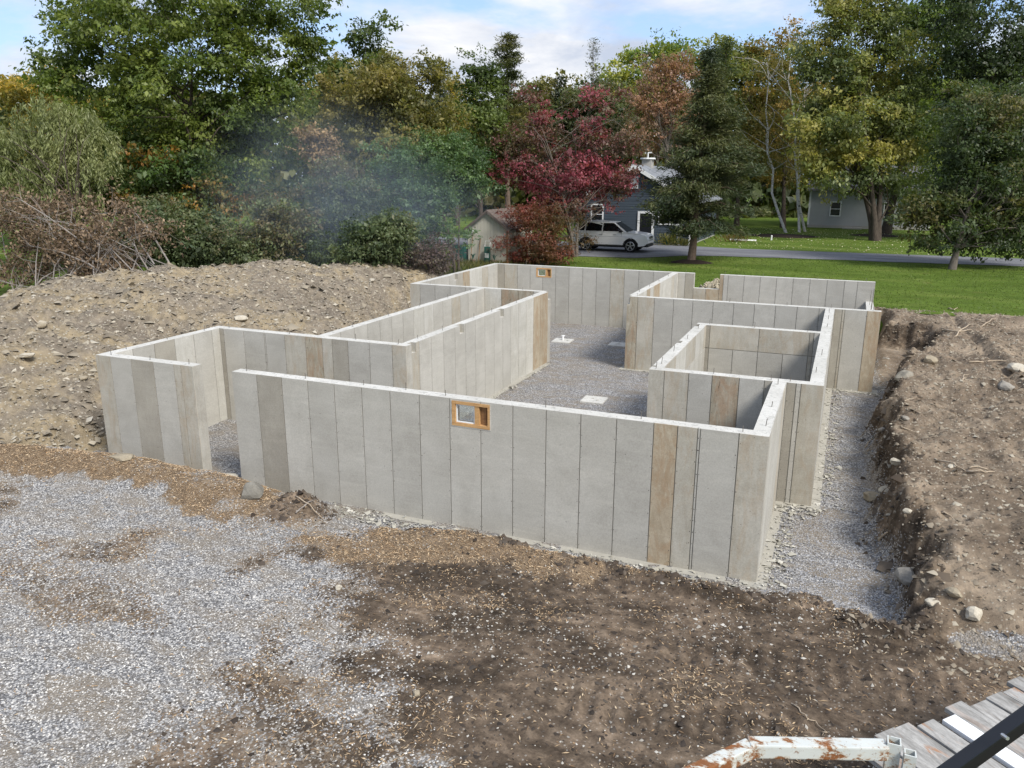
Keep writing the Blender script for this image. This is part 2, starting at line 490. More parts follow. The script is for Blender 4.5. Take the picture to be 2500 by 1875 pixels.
def ground_z(x, y, detail=True):
    x, y = np.asarray(x, float), np.asarray(y, float)
    wob = 0.34 * fbm(x * 0.9, y * 0.9, 4, 11) + 0.16 * fbm(x * 3.6, y * 3.6, 3, 12)
    d = sd_poly(x, y, PIT) + wob * sstep(10.8, 11.8, x) + 0.10 * fbm(x * 2.2, y * 2.2, 3, 13) * (x < 11.3)
    pad = 0.30 + 0.022 * np.clip(-y - 1.0, 0, 9)
    plat = plateau(x, y)
    out = pad + (plat - pad) * sstep(-1.9, 0.5, y + 0.35 * (x - 13.0)) * sstep(10.6, 12.0, x)
    out = out + (0.15 + 1.3 * sstep(-7, -13, x) - out) * sstep(-1.0, 1.2, y) * sstep(-3.2, -4.6, x) * (x < -3)
    far = sstep(19.0, 21.4, y) * sstep(11.9, 12.3, x) + sstep(20.4, 20.9, y) * (1 - sstep(11.9, 12.3, x))
    out = out + (lawn_z(x, y) - out) * far
    out = out + (lawn_z(x, y) - out) * sstep(17, 24, x) * sstep(2, 12, y)
    out = out + (1.45 - out) * sstep(-12, -16, x)
    w = 0.42 + 0.16 * sstep(11, 12, x) - 0.1 * (y > 20)
    floor = 0.40 * sstep(13.5, 17.6, y) * sstep(12.0, 12.7, x)
    k = sstep(0.0, 1.0, d / w)
    z = floor + (out - floor) * k
    # heap of mulch and spoil in front of the left wing, and the lip of the pad
    dr = d_line(x, y, RIDGE)
    z = np.maximum(z, (0.66 - 0.26 * sstep(0.3, 2.1, x) + .16 * fbm(x * 1.3, y * 1.3, 3, 15)) * np.exp(-(dr / 0.72) ** 2) * (y < 0.02) + z * (1 - np.exp(-(dr / 0.72) ** 2)))
    lump = np.exp(-(((x - 2.45) / 0.50) ** 2 + ((y + 1.15) / 0.36) ** 2))
    z = z + (0.26 + .22 * fbm(x * 2.6, y * 2.6, 4, 16)) * lump * (y < -0.02)
    lip = np.exp(-((d - 0.50) / 0.30) ** 2) * sstep(4.2, 5.2, x) * (y < 0) * sstep(13.5, 12.3, x)
    z = z + (0.13 + 0.10 * fbm(x * 2.1, y * 2.1, 3, 14)) * lip
    if detail:
        amp = sstep(0.0, 0.5, d)
        lawnk = far
        plt = sstep(11.9, 12.7, x) * sstep(-1.5, 0.3, y) * (1 - lawnk)
        z = z + amp * (1 - lawnk) * (0.035 * fbm(x * 1.1, y * 1.1, 3, 21) + 0.020 * fbm(x * 5, y * 5, 3, 22))
        z = z + plt * amp * (0.20 * fbm(x * 0.7, y * 0.7, 4, 23) + 0.10 * fbm(x * 2.9, y * 2.9, 3, 24) + .04 * fbm(x * 9, y * 9, 2, 29))
        # crumbling clods on the cut bank
        bank = np.exp(-((d - 0.35) / 0.35) ** 2) * sstep(11.4, 12.0, x) * (y < 19.5)
        z = z + bank * (0.34 * np.abs(fbm(x * 1.9, y * 1.9, 4, 25)) - .05 + 0.13 * fbm(x * 6, y * 6, 3, 26))
        # wheel track pressed into the plateau
        tr = np.exp(-((x - 15.35 + 0.05 * (y - 12)) / 0.10) ** 2) * sstep(-1, 3, y) * (1 - lawnk)
        z = z - 0.16 * tr + 0.09 * np.exp(-((x - 15.65 + 0.05 * (y - 12)) / 0.18) ** 2) * sstep(-1, 3, y) * (1 - lawnk)
        for xr, am in ((13.75, .05), (14.35, .05), (16.5, .08), (17.1, .06)):
            z = z - am * np.exp(-((x - xr + 0.07 * (y - 10) + .25 * fbm(y * .3, y * 0 + xr, 2, 88)) / 0.13) ** 2) * sstep(0, 4, y) * plt * sstep(19, 16, y)
        # the bars of a crawler's tracks pressed into the dark soil
        for (ax, ay, bx, by, hw) in ((6.6, -3.05, 13.4, -2.35, 0.30), (7.2, -4.55, 13.6, -3.6, 0.30)):
            L = math.hypot(bx - ax, by - ay)
            ux_, uy_ = (bx - ax) / L, (by - ay) / L
            s = (x - ax) * ux_ + (y - ay) * uy_
            t = -(x - ax) * uy_ + (y - ay) * ux_
            m = sstep(0, 0.8, s) * sstep(L, L - 0.8, s) * sstep(hw + 0.1, hw - 0.03, np.abs(t)) * sstep(0.18, 0.5, vnoise(x * 1.1, y * 1.1, 44))
            z = z + m * (-0.02 + 0.024 * np.tanh(2.2 * np.sin(s * 2 * math.pi / 0.25 + 0.6 * fbm(x, y, 2, 45))))
        fl = 1 - amp
        z = z + fl * (0.018 * fbm(x * 1.6, y * 1.6, 3, 27) + 0.008 * fbm(x * 8, y * 8, 2, 28))
    return z, d
MUL_L = np.array([(-9, -2.0), (-5.2, -1.35), (-3.9, -0.75), (-2.6, -0.55), (-1.0, -0.35), (1.2, -0.25), (1.8, -0.75), (1.9, -1.5), (2.1, -2.0), (1.2, -2.1),
                  (0.1, -2.15), (-0.9, -1.75), (-2.1, -1.75), (-3.4, -2.0), (-5, -2.5), (-9, -3.2)])
MUL_R = np.array([(4.5, -1.25), (5.3, -0.95), (6.4, -0.8), (8.2, -0.95), (9.3, -1.0), (9.9, -1.15), (9.2, -1.35), (8.2, -1.45), (7.2, -1.6),
                  (6.0, -1.9), (4.8, -2.3), (3.8, -2.35), (3.2, -2.1)])
def masks(x, y, d):
    n1, n2 = fbm(x * 0.8, y * 0.8, 4, 31), fbm(x * 2.7 + .31 * y, y * 2.7 - .4 * x, 3, 32) + .45 * fbm(x * 7.3 + y, y * 7.3 - x, 2, 36)
    m1 = sd_poly(x, y, MUL_L) + 0.42 * n1 + 0.26 * n2
    m2 = sd_poly(x, y, MUL_R) + 0.65 * n1 + 0.35 * n2
    mulch = np.maximum(sstep(0.12, -0.22, m1), 0.85 * sstep(0.25, -0.35, m2))
    mulch = mulch * np.clip(.80 + .75 * fbm(x * 1.7 + 2, y * 1.7, 4, 38), .25, 1)
    # foreground: pale gravel on the left gives way to dark soil on the right
    xb_ = np.interp(-y, [0, 1.2, 2.3, 3.0, 4.2, 5.5, 8.5], [4.3, 4.3, 3.1, 4.6, 6.1, 6.9, 7.9])
    e = x - xb_ + 1.7 * n1 + 0.8 * n2
    gravel = sstep(1.1, -1.0, e)
    isl = fbm(x * 0.55 + 3, y * 0.75, 3, 33)
    gravel = np.maximum(gravel, 0.65 * sstep(0.10, 0.50, isl) * sstep(3.5, 0.5, e) * (y < -2.6))
    dirtp = sstep(0.02, 0.40, fbm(x * 0.62 + 9, y * 0.62, 4, 34)) * sstep(-1.9, -2.8, y)
    dirtp = np.maximum(dirtp, .8 * sstep(-.12, .30, fbm(x * .42 + 3.3, y * .7 + .2 * x, 4, 37)) * sstep(-3.2, -5.2, y))
    gravel = gravel * (1 - 0.74 * dirtp)
    gravel = gravel * (1 - np.clip(1.4 * np.exp(-(((x - 2.3) / 0.75) ** 2 + ((y + 1.3) / 0.55) ** 2)), 0, 1))
    # trench floor and inside of the foundation
    fl = sstep(0.30, 0.02, d)
    far_dirt = sstep(13.2, 15.5, y + 0.8 * n1) * sstep(12.1, 12.6, x)
    gravel = np.where(y > -1.5, np.maximum(gravel * (x < 5.2), fl * (1 - 0.85 * far_dirt)), gravel)
    patch = np.exp(-(((x - 13.35) / 0.55) ** 2 + ((y + 1.35) / 0.20) ** 2))
    gravel = np.maximum(gravel, sstep(0.35, 0.6, patch + 0.2 * n1))
    plat = sstep(11.7, 12.6, x) * sstep(-1.9, -0.6, y + 0.35 * (x - 13.0) + 0.4 * n1)
    soil = np.clip(1 - gravel, 0, 1) * (1 - plat) * (d > 0) * (y < 0.2) * (1 - sstep(-4, -6, x) * sstep(-2.5, -1, y))
    cut_face = np.exp(-((d - 0.28) / 0.30) ** 2) * sstep(11.6, 12.1, x) * (y < 19) * (d > 0.03) * sstep(-.45, .05, n2 + .3)
    soil = np.maximum(soil, .95 * cut_face)  # darker soil tone laid along the face of the cut bank
    return gravel * (1 - mulch), mulch, soil * (1 - mulch)

def axis(*segs):
    a = []
    for lo, hi, st in segs:
        a.append(np.arange(lo, hi - 1e-6, st))
    return np.concatenate(a + [np.array([segs[-1][1]])])
def grid_faces(nx, ny):
    i = np.arange(nx * ny).reshape(ny, nx)
    return np.stack([i[:-1, :-1].ravel(), i[:-1, 1:].ravel(), i[1:, 1:].ravel(), i[1:, :-1].ravel()], 1)
def compact(V, F, *arrs):
    used = np.unique(F)
    rm = np.full(len(V), -1)
    rm[used] = np.arange(len(used))
    return (V[used], rm[F]) + tuple(a[used] for a in arrs)
def site_s(x, y):
    """negative on the building site, positive on the grass"""
    yb_ = np.where(x > 12.2, 20.9, np.where(x > -4.0, 20.75, 19.5)) + 0.35 * fbm(x * 0.7, y * 0.7, 3, 41) * (x > 12.2)
    return np.maximum(y - yb_, -15.0 - x)

def ground_mat():
    m, g = new_mat('site_ground')
    v = g.n('NewGeometry', out=0)
    at = lambda nm: g.n('Attribute', out=2, attribute_name=nm)
    n_edge = g.math('ADD', g.math('MULTIPLY', g.noise(v, 9.0, 5, 0.75), 0.6), g.math('MULTIPLY', g.noise(v, 1.9, 5, 0.7, 0.5), 0.4))
    def soft(a, lo=0.30, hi=0.70, k=0.95):
        s = g.math('ADD', a, g.math('MULTIPLY', g.math('SUBTRACT', n_edge, 0.5), k * 2))
        return g.ramp(s, [(lo, 0.0), (hi, 1.0)])
    big, mid, fine = g.noise(v, 0.9, 5, 0.6, 0.4), g.noise(v, 6.0, 6, 0.7), g.noise(v, 45, 4, 0.75)
    # dry excavated dirt with shale crumbs
    dirt = g.ramp(big, [(0.30, (0.112, 0.084, 0.060)), (0.5, (0.198, 0.154, 0.110)), (0.70, (0.31, 0.248, 0.18))])
    dirt = g.mix(0.75, dirt, g.ramp(mid, [(0.30, 0.48), (0.70, 1.40)]), 'MULTIPLY')
    peb = g.voro(v, 22, 0)
    pc = g.voro(v, 22, 1)
    pebm = g.math('MULTIPLY', g.ramp(peb, [(0.22, 1.0), (0.32, 0.0)]), g.ramp(g.n('SeparateColor', {0: pc}), [(0.72, 0.0), (0.78, 1.0)]))
    dirt = g.mix(g.math('MULTIPLY', pebm, 0.8), dirt, (0.38, 0.34, 0.275))
    # wet dark topsoil
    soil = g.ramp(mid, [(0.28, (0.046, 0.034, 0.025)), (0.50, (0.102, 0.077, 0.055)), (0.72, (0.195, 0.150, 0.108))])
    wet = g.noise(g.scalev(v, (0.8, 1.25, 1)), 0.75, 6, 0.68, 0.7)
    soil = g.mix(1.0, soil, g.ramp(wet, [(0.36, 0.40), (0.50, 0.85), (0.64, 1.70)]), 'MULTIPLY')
    soil = g.mix(g.math('MULTIPLY', pebm, 0.45), soil, (0.40, 0.38, 0.34))
    # tan wood mulch
    ch = g.noise(g.scalev(v, (1.0, 3.0, 1.0)), 26, 5, 0.75, 0.7)
    ch2 = g.noise(g.scalev(v, (3.0, 1.0, 1.0)), 24, 5, 0.75, 0.7)
    mul = g.ramp(g.math('MAXIMUM', ch, ch2), [(0.42, (0.085, 0.062, 0.042)), (0.57, (0.235, 0.172, 0.112)), (0.72, (0.50, 0.40, 0.275))])
    mul = g.mix(g.ramp(mid, [(0.34, 0.7), (0.52, 0.0)]), mul, (0.115, 0.083, 0.056))
    # crushed blue grey stone
    vs = g.n('VectorMath', {0: v, 1: g.n('VectorMath', {0: g.noise(v, 19, 2, 0.5, 0, 1), 1: (0.02, 0.02, 0.02)}, operation='MULTIPLY')}, operation='ADD')
    gd = g.voro(vs, 37, 0)
    gc = g.n('SeparateColor', {0: g.voro(vs, 37, 1)}, out=None)
    stone = g.ramp(gc.outputs[0], [(0.0, (0.130, 0.128, 0.130)), (0.35, (0.255, 0.253, 0.256)), (0.7, (0.42, 0.415, 0.405)), (1.0, (0.64, 0.62, 0.585))])
    stone = g.mix(g.ramp(gd, [(0.38, 0.0), (0.75, 0.85)]), stone, (0.085, 0.08, 0.074))
    dust = g.noise(g.scalev(v, (0.7, 1.3, 1)), 1.5, 6, 0.7, 0.6)
    stone = g.mix(g.ramp(dust, [(0.44, 0.0), (0.60, 0.72)]), stone, (0.235, 0.20, 0.155))
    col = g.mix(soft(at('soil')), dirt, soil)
    # every stone is either there or not: the edge of the gravel breaks up stone by stone
    gm = g.math('ADD', at('gravel'), g.math('MULTIPLY', g.math('SUBTRACT', n_edge, 0.5), 1.3))
    gm = g.math('SUBTRACT', gm, g.math('MULTIPLY', gc.outputs[1], 0.62))
    col = g.mix(g.ramp(gm, [(0.10, 0.0), (0.22, 1.0)]), col, stone)
    col = g.mix(soft(at('mulch'), 0.30, 0.62), col, mul)
    h = g.math('ADD', g.math('MULTIPLY', mid, 1.6), g.math('MULTIPLY', fine, 0.5))
    h = g.math('ADD', h, g.math('MULTIPLY', g.math('SUBTRACT', 0.6, gd), g.math('MULTIPLY', at('gravel'), 0.9)))
    h = g.math('ADD', h, g.math('MULTIPLY', g.math('MAXIMUM', ch, ch2), g.math('MULTIPLY', at('mulch'), 1.2)))
    return finish(m, g, pbsdf(g, col, 0.95, bump(g, h, 0.75, 0.03), 0, 0.12))
ground_mat()

gx = axis((-24, -6, .16), (-6, 2, .075), (2, 15, .05), (15, 22, .13))
gy = axis((-10.5, -7.2, .12), (-7.2, 0.5, .052), (0.5, 19, .085), (19, 22.5, .12))
X, Y = np.meshgrid(gx, gy)
X, Y = X.ravel(), Y.ravel()
Z, DP = ground_z(X, Y)
F = grid_faces(len(gx), len(gy))
fc = site_s(X[F].mean(1), Y[F].mean(1))
F = F[fc < 0.0]
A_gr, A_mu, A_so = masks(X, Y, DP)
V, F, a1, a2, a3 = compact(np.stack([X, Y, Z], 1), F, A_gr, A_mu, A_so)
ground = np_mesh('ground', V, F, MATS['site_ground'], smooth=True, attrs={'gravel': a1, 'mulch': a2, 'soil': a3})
tag(ground, 'dug over building site of gravel, mulch, dark soil and a cut dirt bank', kind='structure')

# lawn reaching to the horizon
def lawn_mat():
    m, g = new_mat('lawn_grass')
    v = g.n('NewGeometry', out=0)
    big = g.noise(g.scalev(v, (0.35, 1.0, 1.0)), 0.55, 5, 0.6, 0.5)
    mid = g.noise(g.scalev(v, (0.5, 1.6, 1.0)), 3.0, 5, 0.65, 0.3)
    fine = g.noise(v, 24, 4, 0.8)
    col = g.ramp(big, [(0.30, (0.065, 0.105, 0.014)), (0.52, (0.100, 0.152, 0.024)), (0.70, (0.150, 0.190, 0.042))])
    col = g.mix(0.65, col, g.ramp(mid, [(0.3, 0.55), (0.7, 1.3)]), 'MULTIPLY')
    dry = g.noise(g.scalev(v, (0.5, 1.3, 1)), 0.9, 5, 0.7, 0.8)
    col = g.mix(g.ramp(dry, [(0.60, 0.0), (0.74, 0.55)]), col, (0.17, 0.135, 0.055))
    col = g.mix(0.5, col, g.ramp(fine, [(0.25, 0.45), (0.75, 1.45)]), 'MULTIPLY')
    return finish(m, g, pbsdf(g, col, 0.95, bump(g, fine, 0.8, 0.05), 0, 0.1))
lawn_mat()
lx = axis((-700, -70, 60), (-70, 35, .5), (35, 700, 60))
ly = axis((-300, -20, 40), (-20, 18, 2), (18, 50, .3), (50, 90, 1.0), (90, 1300, 100))
X, Y = np.meshgrid(lx, ly)
X, Y = X.ravel(), Y.ravel()
Z, _ = ground_z(X, Y, False)
Z = np.where((X < -24) | (X > 22) | (Y < -10.5) | (Y > 22.5), np.where(Y < 0, np.where(np.abs(X) < 60, Z, 1.45), lawn_z(X, Y)), Z) - 0.012
F = grid_faces(len(lx), len(ly))
cx, cy = X[F].mean(1), Y[F].mean(1)
inside = (cx > -23.4) & (cx < 21.5) & (cy > -9.6) & (site_s(cx, cy) < -0.45)
V, F = compact(np.stack([X, Y, Z], 1), F[~inside])
tag(np_mesh('lawn', V, F, MATS['lawn_grass'], smooth=True), kind='structure')

# gravel driveway that runs past the houses
def drive_mat():
    m, g = new_mat('driveway_gravel')
    v = g.n('NewGeometry', out=0)
    n1, n2 = g.noise(g.scalev(v, (0.25, 1.2, 1)), 0.8, 5, 0.6), g.noise(v, 20, 4, 0.8)
    col = g.ramp(n1, [(0.3, (0.115, 0.118, 0.130)), (0.7, (0.205, 0.210, 0.222))])
    col = g.mix(0.6, col, g.ramp(n2, [(0.25, 0.5), (0.75, 1.45)]), 'MULTIPLY')
    return finish(m, g, pbsdf(g, col, 0.95, bump(g, n2, 0.6, 0.03), 0, 0.15))
drive_mat()
dx = axis((-30, 40, .25), (40, 90, 2))
dv = np.linspace(0, 1, 30)
X, Vv = np.meshgrid(dx, dv)
near = np.interp(X, [-9, -6.5, -4, 0, 2.2, 4.5, 10, 20, 40], [36.5, 34.2, 32.6, 33.2, 35.2, 36.1, 36.5, 37.2, 38.2]) + 0.25 * fbm(X * 0.8, X * 0 + 3, 4, 51)
far_ = np.interp(X, [-9, 1, 4, 10, 20, 40], [42.3, 42.3, 41.6, 41.7, 41.8, 42.6]) + 0.2 * fbm(X * 0.8, X * 0 + 8, 4, 52)
Yv = near + (far_ - near) * Vv
Zv = lawn_z(X, Yv) + 0.012
V = np.stack([X.ravel(), Yv.ravel(), Zv.ravel()], 1)
tag(np_mesh('driveway', V, grid_faces(len(dx), len(dv)), MATS['driveway_gravel'], smooth=True), kind='structure')

# ------------------------------------------------------------------ the spoil heap behind the left wing
CREST = np.array([(-11.0, -6.0, 2.2), (-11.6, 0.0, 2.55), (-11.7, 3.45, 2.70), (-12.2, 6.15, 2.90), (-11.5, 8.3, 3.0), (-10.4, 10.4, 3.0), (-9.4, 13.1, 2.9),
                  (-7.8, 15.4, 2.7), (-6.75, 17.1, 2.4), (-5.9, 17.9, 2.15), (-4.9, 18.2, 1.85)])
LNEAR = np.array([7.2, 7.6, 7.6, 8.2, 9.0, 9.4, 8.4, 4.6, 3.2, 2.2, 1.0])
def mound_z(x, y):
    best = np.full(x.shape, 1e9)
    zc, ln, side = np.zeros(x.shape), np.ones(x.shape), np.zeros(x.shape)
    for k in range(len(CREST) - 1):
        a, b = CREST[k], CREST[k + 1]
        e = (b - a)[:2]
        t = np.clip(((x - a[0]) * e[0] + (y - a[1]) * e[1]) / (e @ e), 0, 1)
        d = np.hypot(x - a[0] - t * e[0], y - a[1] - t * e[1])
        c = (x - a[0]) * e[1] - (y - a[1]) * e[0]
        m = d < best
        best = np.where(m, d, best)
        zc = np.where(m, a[2] + t * (b[2] - a[2]), zc)
        ln = np.where(m, LNEAR[k] + t * (LNEAR[k + 1] - LNEAR[k]), ln)
        side = np.where(m, np.sign(c), side)
    L = np.where(side > 0, ln, 3.6)
    low = np.where(side > 0, -0.15, 1.2)
    r = np.clip(best / L, 0, 1.4)
    prof = 1 - r ** 1.6
    z = low + (zc - low) * prof
    z = z + 0.26 * fbm(x * 0.45, y * 0.45, 3, 61) + 0.30 * fbm(x * 1.3, y * 1.3, 4, 62) + 0.20 * np.abs(fbm(x * 3.8, y * 3.8, 3, 63)) - .05 + 0.05 * fbm(x * 13, y * 13, 2, 64)
    return z
def mound_mat():
    m, g = new_mat('shale_spoil')
    v = g.n('NewGeometry', out=0)
    big, mid, fine = g.noise(v, 0.55, 5, 0.62, 0.5), g.noise(v, 5.0, 6, 0.72, 0.3), g.noise(v, 34, 4, 0.8)
    col = g.ramp(big, [(0.30, (0.170, 0.143, 0.112)), (0.48, (0.235, 0.20, 0.155)), (0.60, (0.32, 0.26, 0.17)), (0.74, (0.22, 0.192, 0.155))])
    col = g.mix(0.8, col, g.ramp(mid, [(0.30, 0.45), (0.70, 1.40)]), 'MULTIPLY')
    pd, pc = g.voro(v, 13, 0), g.n('SeparateColor', {0: g.voro(v, 13, 1)}, out=None)
    pm = g.math('MULTIPLY', g.ramp(pd, [(0.25, 1.0), (0.42, 0.0)]), g.ramp(pc.outputs[0], [(0.55, 0.0), (0.7, 1.0)]))
    col = g.mix(g.math('MULTIPLY', pm, 0.8), col, (0.44, 0.405, 0.335))
    h = g.math('ADD', g.math('MULTIPLY', mid, 1.5), g.math('ADD', fine, g.math('MULTIPLY', pm, 0.6)))
    return finish(m, g, pbsdf(g, col, 0.95, bump(g, h, 0.8, 0.04), 0, 0.12))
mound_mat()
mx, my = axis((-18, -0.8, .085)), axis((-7, 20, .095))
X, Y = np.meshgrid(mx, my)
X, Y = X.ravel(), Y.ravel()
Zm = mound_z(X, Y)
Zg, DP = ground_z(X, Y, False)
# keep off the walls and the trench
clear = np.minimum(sd_poly(X, Y, np.array([(-4.45, -8), (30, -8), (30, 4.1), (-1.05, 4.1), (-4.45, 4.1)])),
                   np.minimum(sd_poly(X, Y, np.array([(-1.1, 3.5), (30, 3.5), (30, 13.3), (-1.1, 13.3)])), sd_poly(X, Y, np.array([(-3.62, 12.6), (30, 12.6), (30, 30), (-3.62, 30)]))))
Zm = np.where(clear < 0.9, np.minimum(Zm, Zg + (Zm - Zg) * sstep(0.0, 0.9, clear + 0.15 * fbm(X * 2, Y * 2, 3, 66))), Zm)
F = grid_faces(len(mx), len(my))
ok = ((Zm - Zg)[F].max(1) > -0.02) & (clear[F].max(1) > 0.0) & (Y[F].mean(1) > -6.9 + 0)
ok &= (Y[F].mean(1) > -1.2) | (X[F].mean(1) < -5.4)
V, F = compact(np.stack([X, Y, Zm], 1), F[ok])
mound = np_mesh('spoil_heap', V, F, MATS['shale_spoil'], smooth=True)
tag(mound, 'long high heap of excavated shale and tan dirt behind the left wing of the foundation', 'dirt heap')
def mound_at(x, y):
    zg, _ = ground_z(x, y, False)
    return np.maximum(mound_z(x, y), zg)

# ------------------------------------------------------------------ concrete foundation
foundation = empty('concrete_foundation', (0, 0, 0), label='new poured concrete basement foundation, roofless grey walls with panel joints, standing in the gravel pit', cat='foundation')
PD = 0.016          # panel faces stand this far proud of the joints
GAP = 0.015
def minus(rects, hole):
    out = []
    for (a, b, c, d) in rects:
        p, q, r, s = hole
        if p >= b or q <= a or r >= d or s <= c:
            out.append((a, b, c, d))
            continue
        if p > a: out.append((a, p, c, d))
        if q < b: out.append((q, b, c, d))
        m0, m1 = max(a, p), min(b, q)
        if r > c: out.append((m0, m1, c, r))
        if s < d: out.append((m0, m1, s, d))
    return [t for t in out if t[1] - t[0] > 1e-4 and t[3] - t[2] > 1e-4]
KIND = {'g': 'concrete_grey', 'd': 'concrete_dark', 't': 'concrete_tan', 'w': 'concrete_pale', 'r': 'concrete_rust', 'c': 'concrete_cracked'}
bolt_me = None
def bolt(parent, x, y, z, tall=0.11):
    global bolt_me
    if bolt_me is None:
        mb = MB().tube([(0, 0, -0.02), (0, 0, 0.10)], 0.0065, 6)
        mb.tube([(0, 0, 0.098), (0.004, 0, 0.112)], 0.007, 6)
        o = mb.build('anchor_bolt', MATS['bolt'])
        bolt_me = o.data
        bpy.data.objects.remove(o)
    o = bpy.data.objects.new('anchor_bolt', bolt_me)
    o.location = (x, y, z)
    o.scale = (1, 1, tall / 0.11)
    o.rotation_euler = (RNG.normal(0, .06), RNG.normal(0, .06), RNG.uniform(0, 6))
    link(o, parent)
WALLN = 0
def wall(ax, a0, a1, c0, c1, face=None, joints=None, kinds=None, ztop=H, holes=(), pockets=(), rows=None, bolts=(), dots=True, z0=-0.06, face2=None):
    """ax: axis the wall runs along; c0..c1 its thickness; face '-' = panels on the low side, '+' = on the high side
       holes go through, pockets are (a, b, z, z2, depth) cut from the panelled side"""
    global WALLN
    WALLN += 1
    lo, hi = (c0 + PD if face == '-' else c0), (c1 - PD if face == '+' else c1)
    mb = MB()
    def bx(mb_, r, p, q):
        if ax == 'x': mb_.box(r[0], r[1], p, q, r[2], r[3])
        else: mb_.box(p, q, r[0], r[1], r[2], r[3])
    rects = [(a0, a1, z0, ztop)]
    for h in holes:
        rects = minus(rects, h)
    layers = [(lo, hi, rects)]
    if pockets:
        dep = pockets[0][4]
        side = pockets[0][5] if len(pockets[0]) > 5 else face
        cut = list(rects)
        for p in pockets:
            cut = minus(cut, p[:4])
        layers = [(lo, lo + dep, cut), (lo + dep, hi, rects)] if side == '-' else [(lo, hi - dep, rects), (hi - dep, hi, cut)]
    for p, q, rr in layers:
        for r in rr:
            bx(mb, r, p, q)
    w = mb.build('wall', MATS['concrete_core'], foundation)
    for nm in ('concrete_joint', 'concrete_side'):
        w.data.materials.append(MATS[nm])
    fn = np.array([0, 0, 0.0])
    for pl in w.data.polygons:
        nz = pl.normal
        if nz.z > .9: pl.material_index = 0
        else:
            onf = face and abs(nz[1 if ax == 'x' else 0]) > .9 and abs(pl.center[1 if ax == 'x' else 0] - (lo if face == '-' else hi)) < .002
            pl.material_index = 1 if onf else 2
    for k, b in enumerate(bolts):
        c = (c0 + c1) / 2 + RNG.normal(0, .02)
        bolt(w, *((b, c) if ax == 'x' else (c, b)), ztop, RNG.uniform(.09, .15))
    if not face:
        return w
    p, q = (c0, c0 + PD) if face == '-' else (c1 - PD, c1)
    rows = rows or [(z0, ztop, joints, kinds)]
    dm = MB()
    for ri, (zl, zh, jj, kk) in enumerate(rows):
        for k in range(len(jj) - 1):
            gl = 0 if abs(jj[k] - a0) < 1e-3 else GAP / 2
            gr = 0 if abs(jj[k + 1] - a1) < 1e-3 else GAP / 2
            zz0 = zl if ri == 0 else zl + GAP / 2
            zz1 = zh if ri == len(rows) - 1 else zh - GAP / 2
            rr = [(jj[k] + gl, jj[k + 1] - gr, zz0, zz1)]
            for h in list(holes) + [t[:4] for t in pockets if (t[5] if len(t) > 5 else face) == face]:
                rr = minus(rr, h)
            if not rr:
                continue
            am = (jj[k] + jj[k + 1]) / 2
            pm = MB()
            for r in rr:
                bx(pm, (r[0] - am, r[1] - am, r[2], r[3]), p - (p + q) / 2, q - (p + q) / 2)
            kind = kk[k % len(kk)]
            pm.build('panel', MATS[KIND[kind]], w, loc=(am, (p + q) / 2, 0) if ax == 'x' else ((p + q) / 2, am, 0))
        if dots and jj[-1] - jj[0] > 1:
            s = -1 if face == '-' else 1
            e = (c0 if face == '-' else c1)
            for j in jj[1:-1]:
                for side in (-1, 1):
                    for zz in np.arange(zl + 0.14, zh - 0.05, 0.2 if zh - zl > 1 else 0.25):
                        if RNG.random() < 0.3: continue
                        r = RNG.uniform(.004, .0085)
                        aa = j + side * RNG.uniform(.018, .03)
                        if any(h[0] - .02 < aa < h[1] + .02 and h[2] - .02 < zz < h[3] + .02 for h in list(holes) + [t[:4] for t in pockets]): continue
                        vs = [(aa + r * math.cos(t), zz + RNG.uniform(-.006, .006) + r * math.sin(t)) for t in np.arange(6) * math.pi / 3]
                        if ax == 'x': vs = [(u_, e + s * 0.0012, v_) for u_, v_ in vs]
                        else: vs = [(e + s * 0.0012, u_, v_) for u_, v_ in vs]
                        dm.add(vs, [tuple(range(6))])
    if dm.v:
        tag(dm.build('tie_holes', MATS['tie_hole'], w), kind='stuff')
    return w
def J(a, b, first=0.61, step=0.61, extra=()):
    out, c = [a], a + first
    while c < b - 0.2:
        out.append(round(c, 3))
        c += step
    return out + [b]
B = lambda a, b, s=1.2: list(np.arange(a, b, s))

concrete('concrete_side', (0.36, 0.345, 0.305), (0.45, 0.435, 0.39), streak=0.3)
# front wall, left of the doorway / right of it
wall('x', xL, xGL, 0, T, '-', [xL, -3.35, -2.74, -2.11, -1.54, -1.35, xGL], 'tgdgtt', bolts=(-3.45, -2.3, -1.25))
WIN = (4.93, 5.67, 1.95, 2.405)
wall('x', 0.0, xR, 0, T, '-', [0, .61, 1.22, 1.83, 2.44, 3.05, 3.66, 4.27, 4.88, 5.49, 6.10, 6.71, 7.32, 7.93, 8.54, 8.92, 9.235, 9.275, 9.86, xR],
     'gdggggggggggggrtgwg'[:17] + 'gt', holes=(WIN,), bolts=(.25, 1.7, 3.0, 3.9, 4.75, 6.65, 8.3, 9.9))
wall('y', T, yl1 - T, xL, xL + T, '+', J(T, yl1 - T, 0.5), 'wgdwgwt', bolts=(0.7, 1.9, 3.1))
wall('x', xL, xI, yl1 - T, yl1, '-', [xL, xL + T, -3.39, -2.74, -2.10, -2.06, -1.47, -.85, -.36, -.07, .38, .98, 1.60, xI], 'wdggggtctdggt', bolts=(-3.3, -1.4, .5, 1.7),
     pockets=())
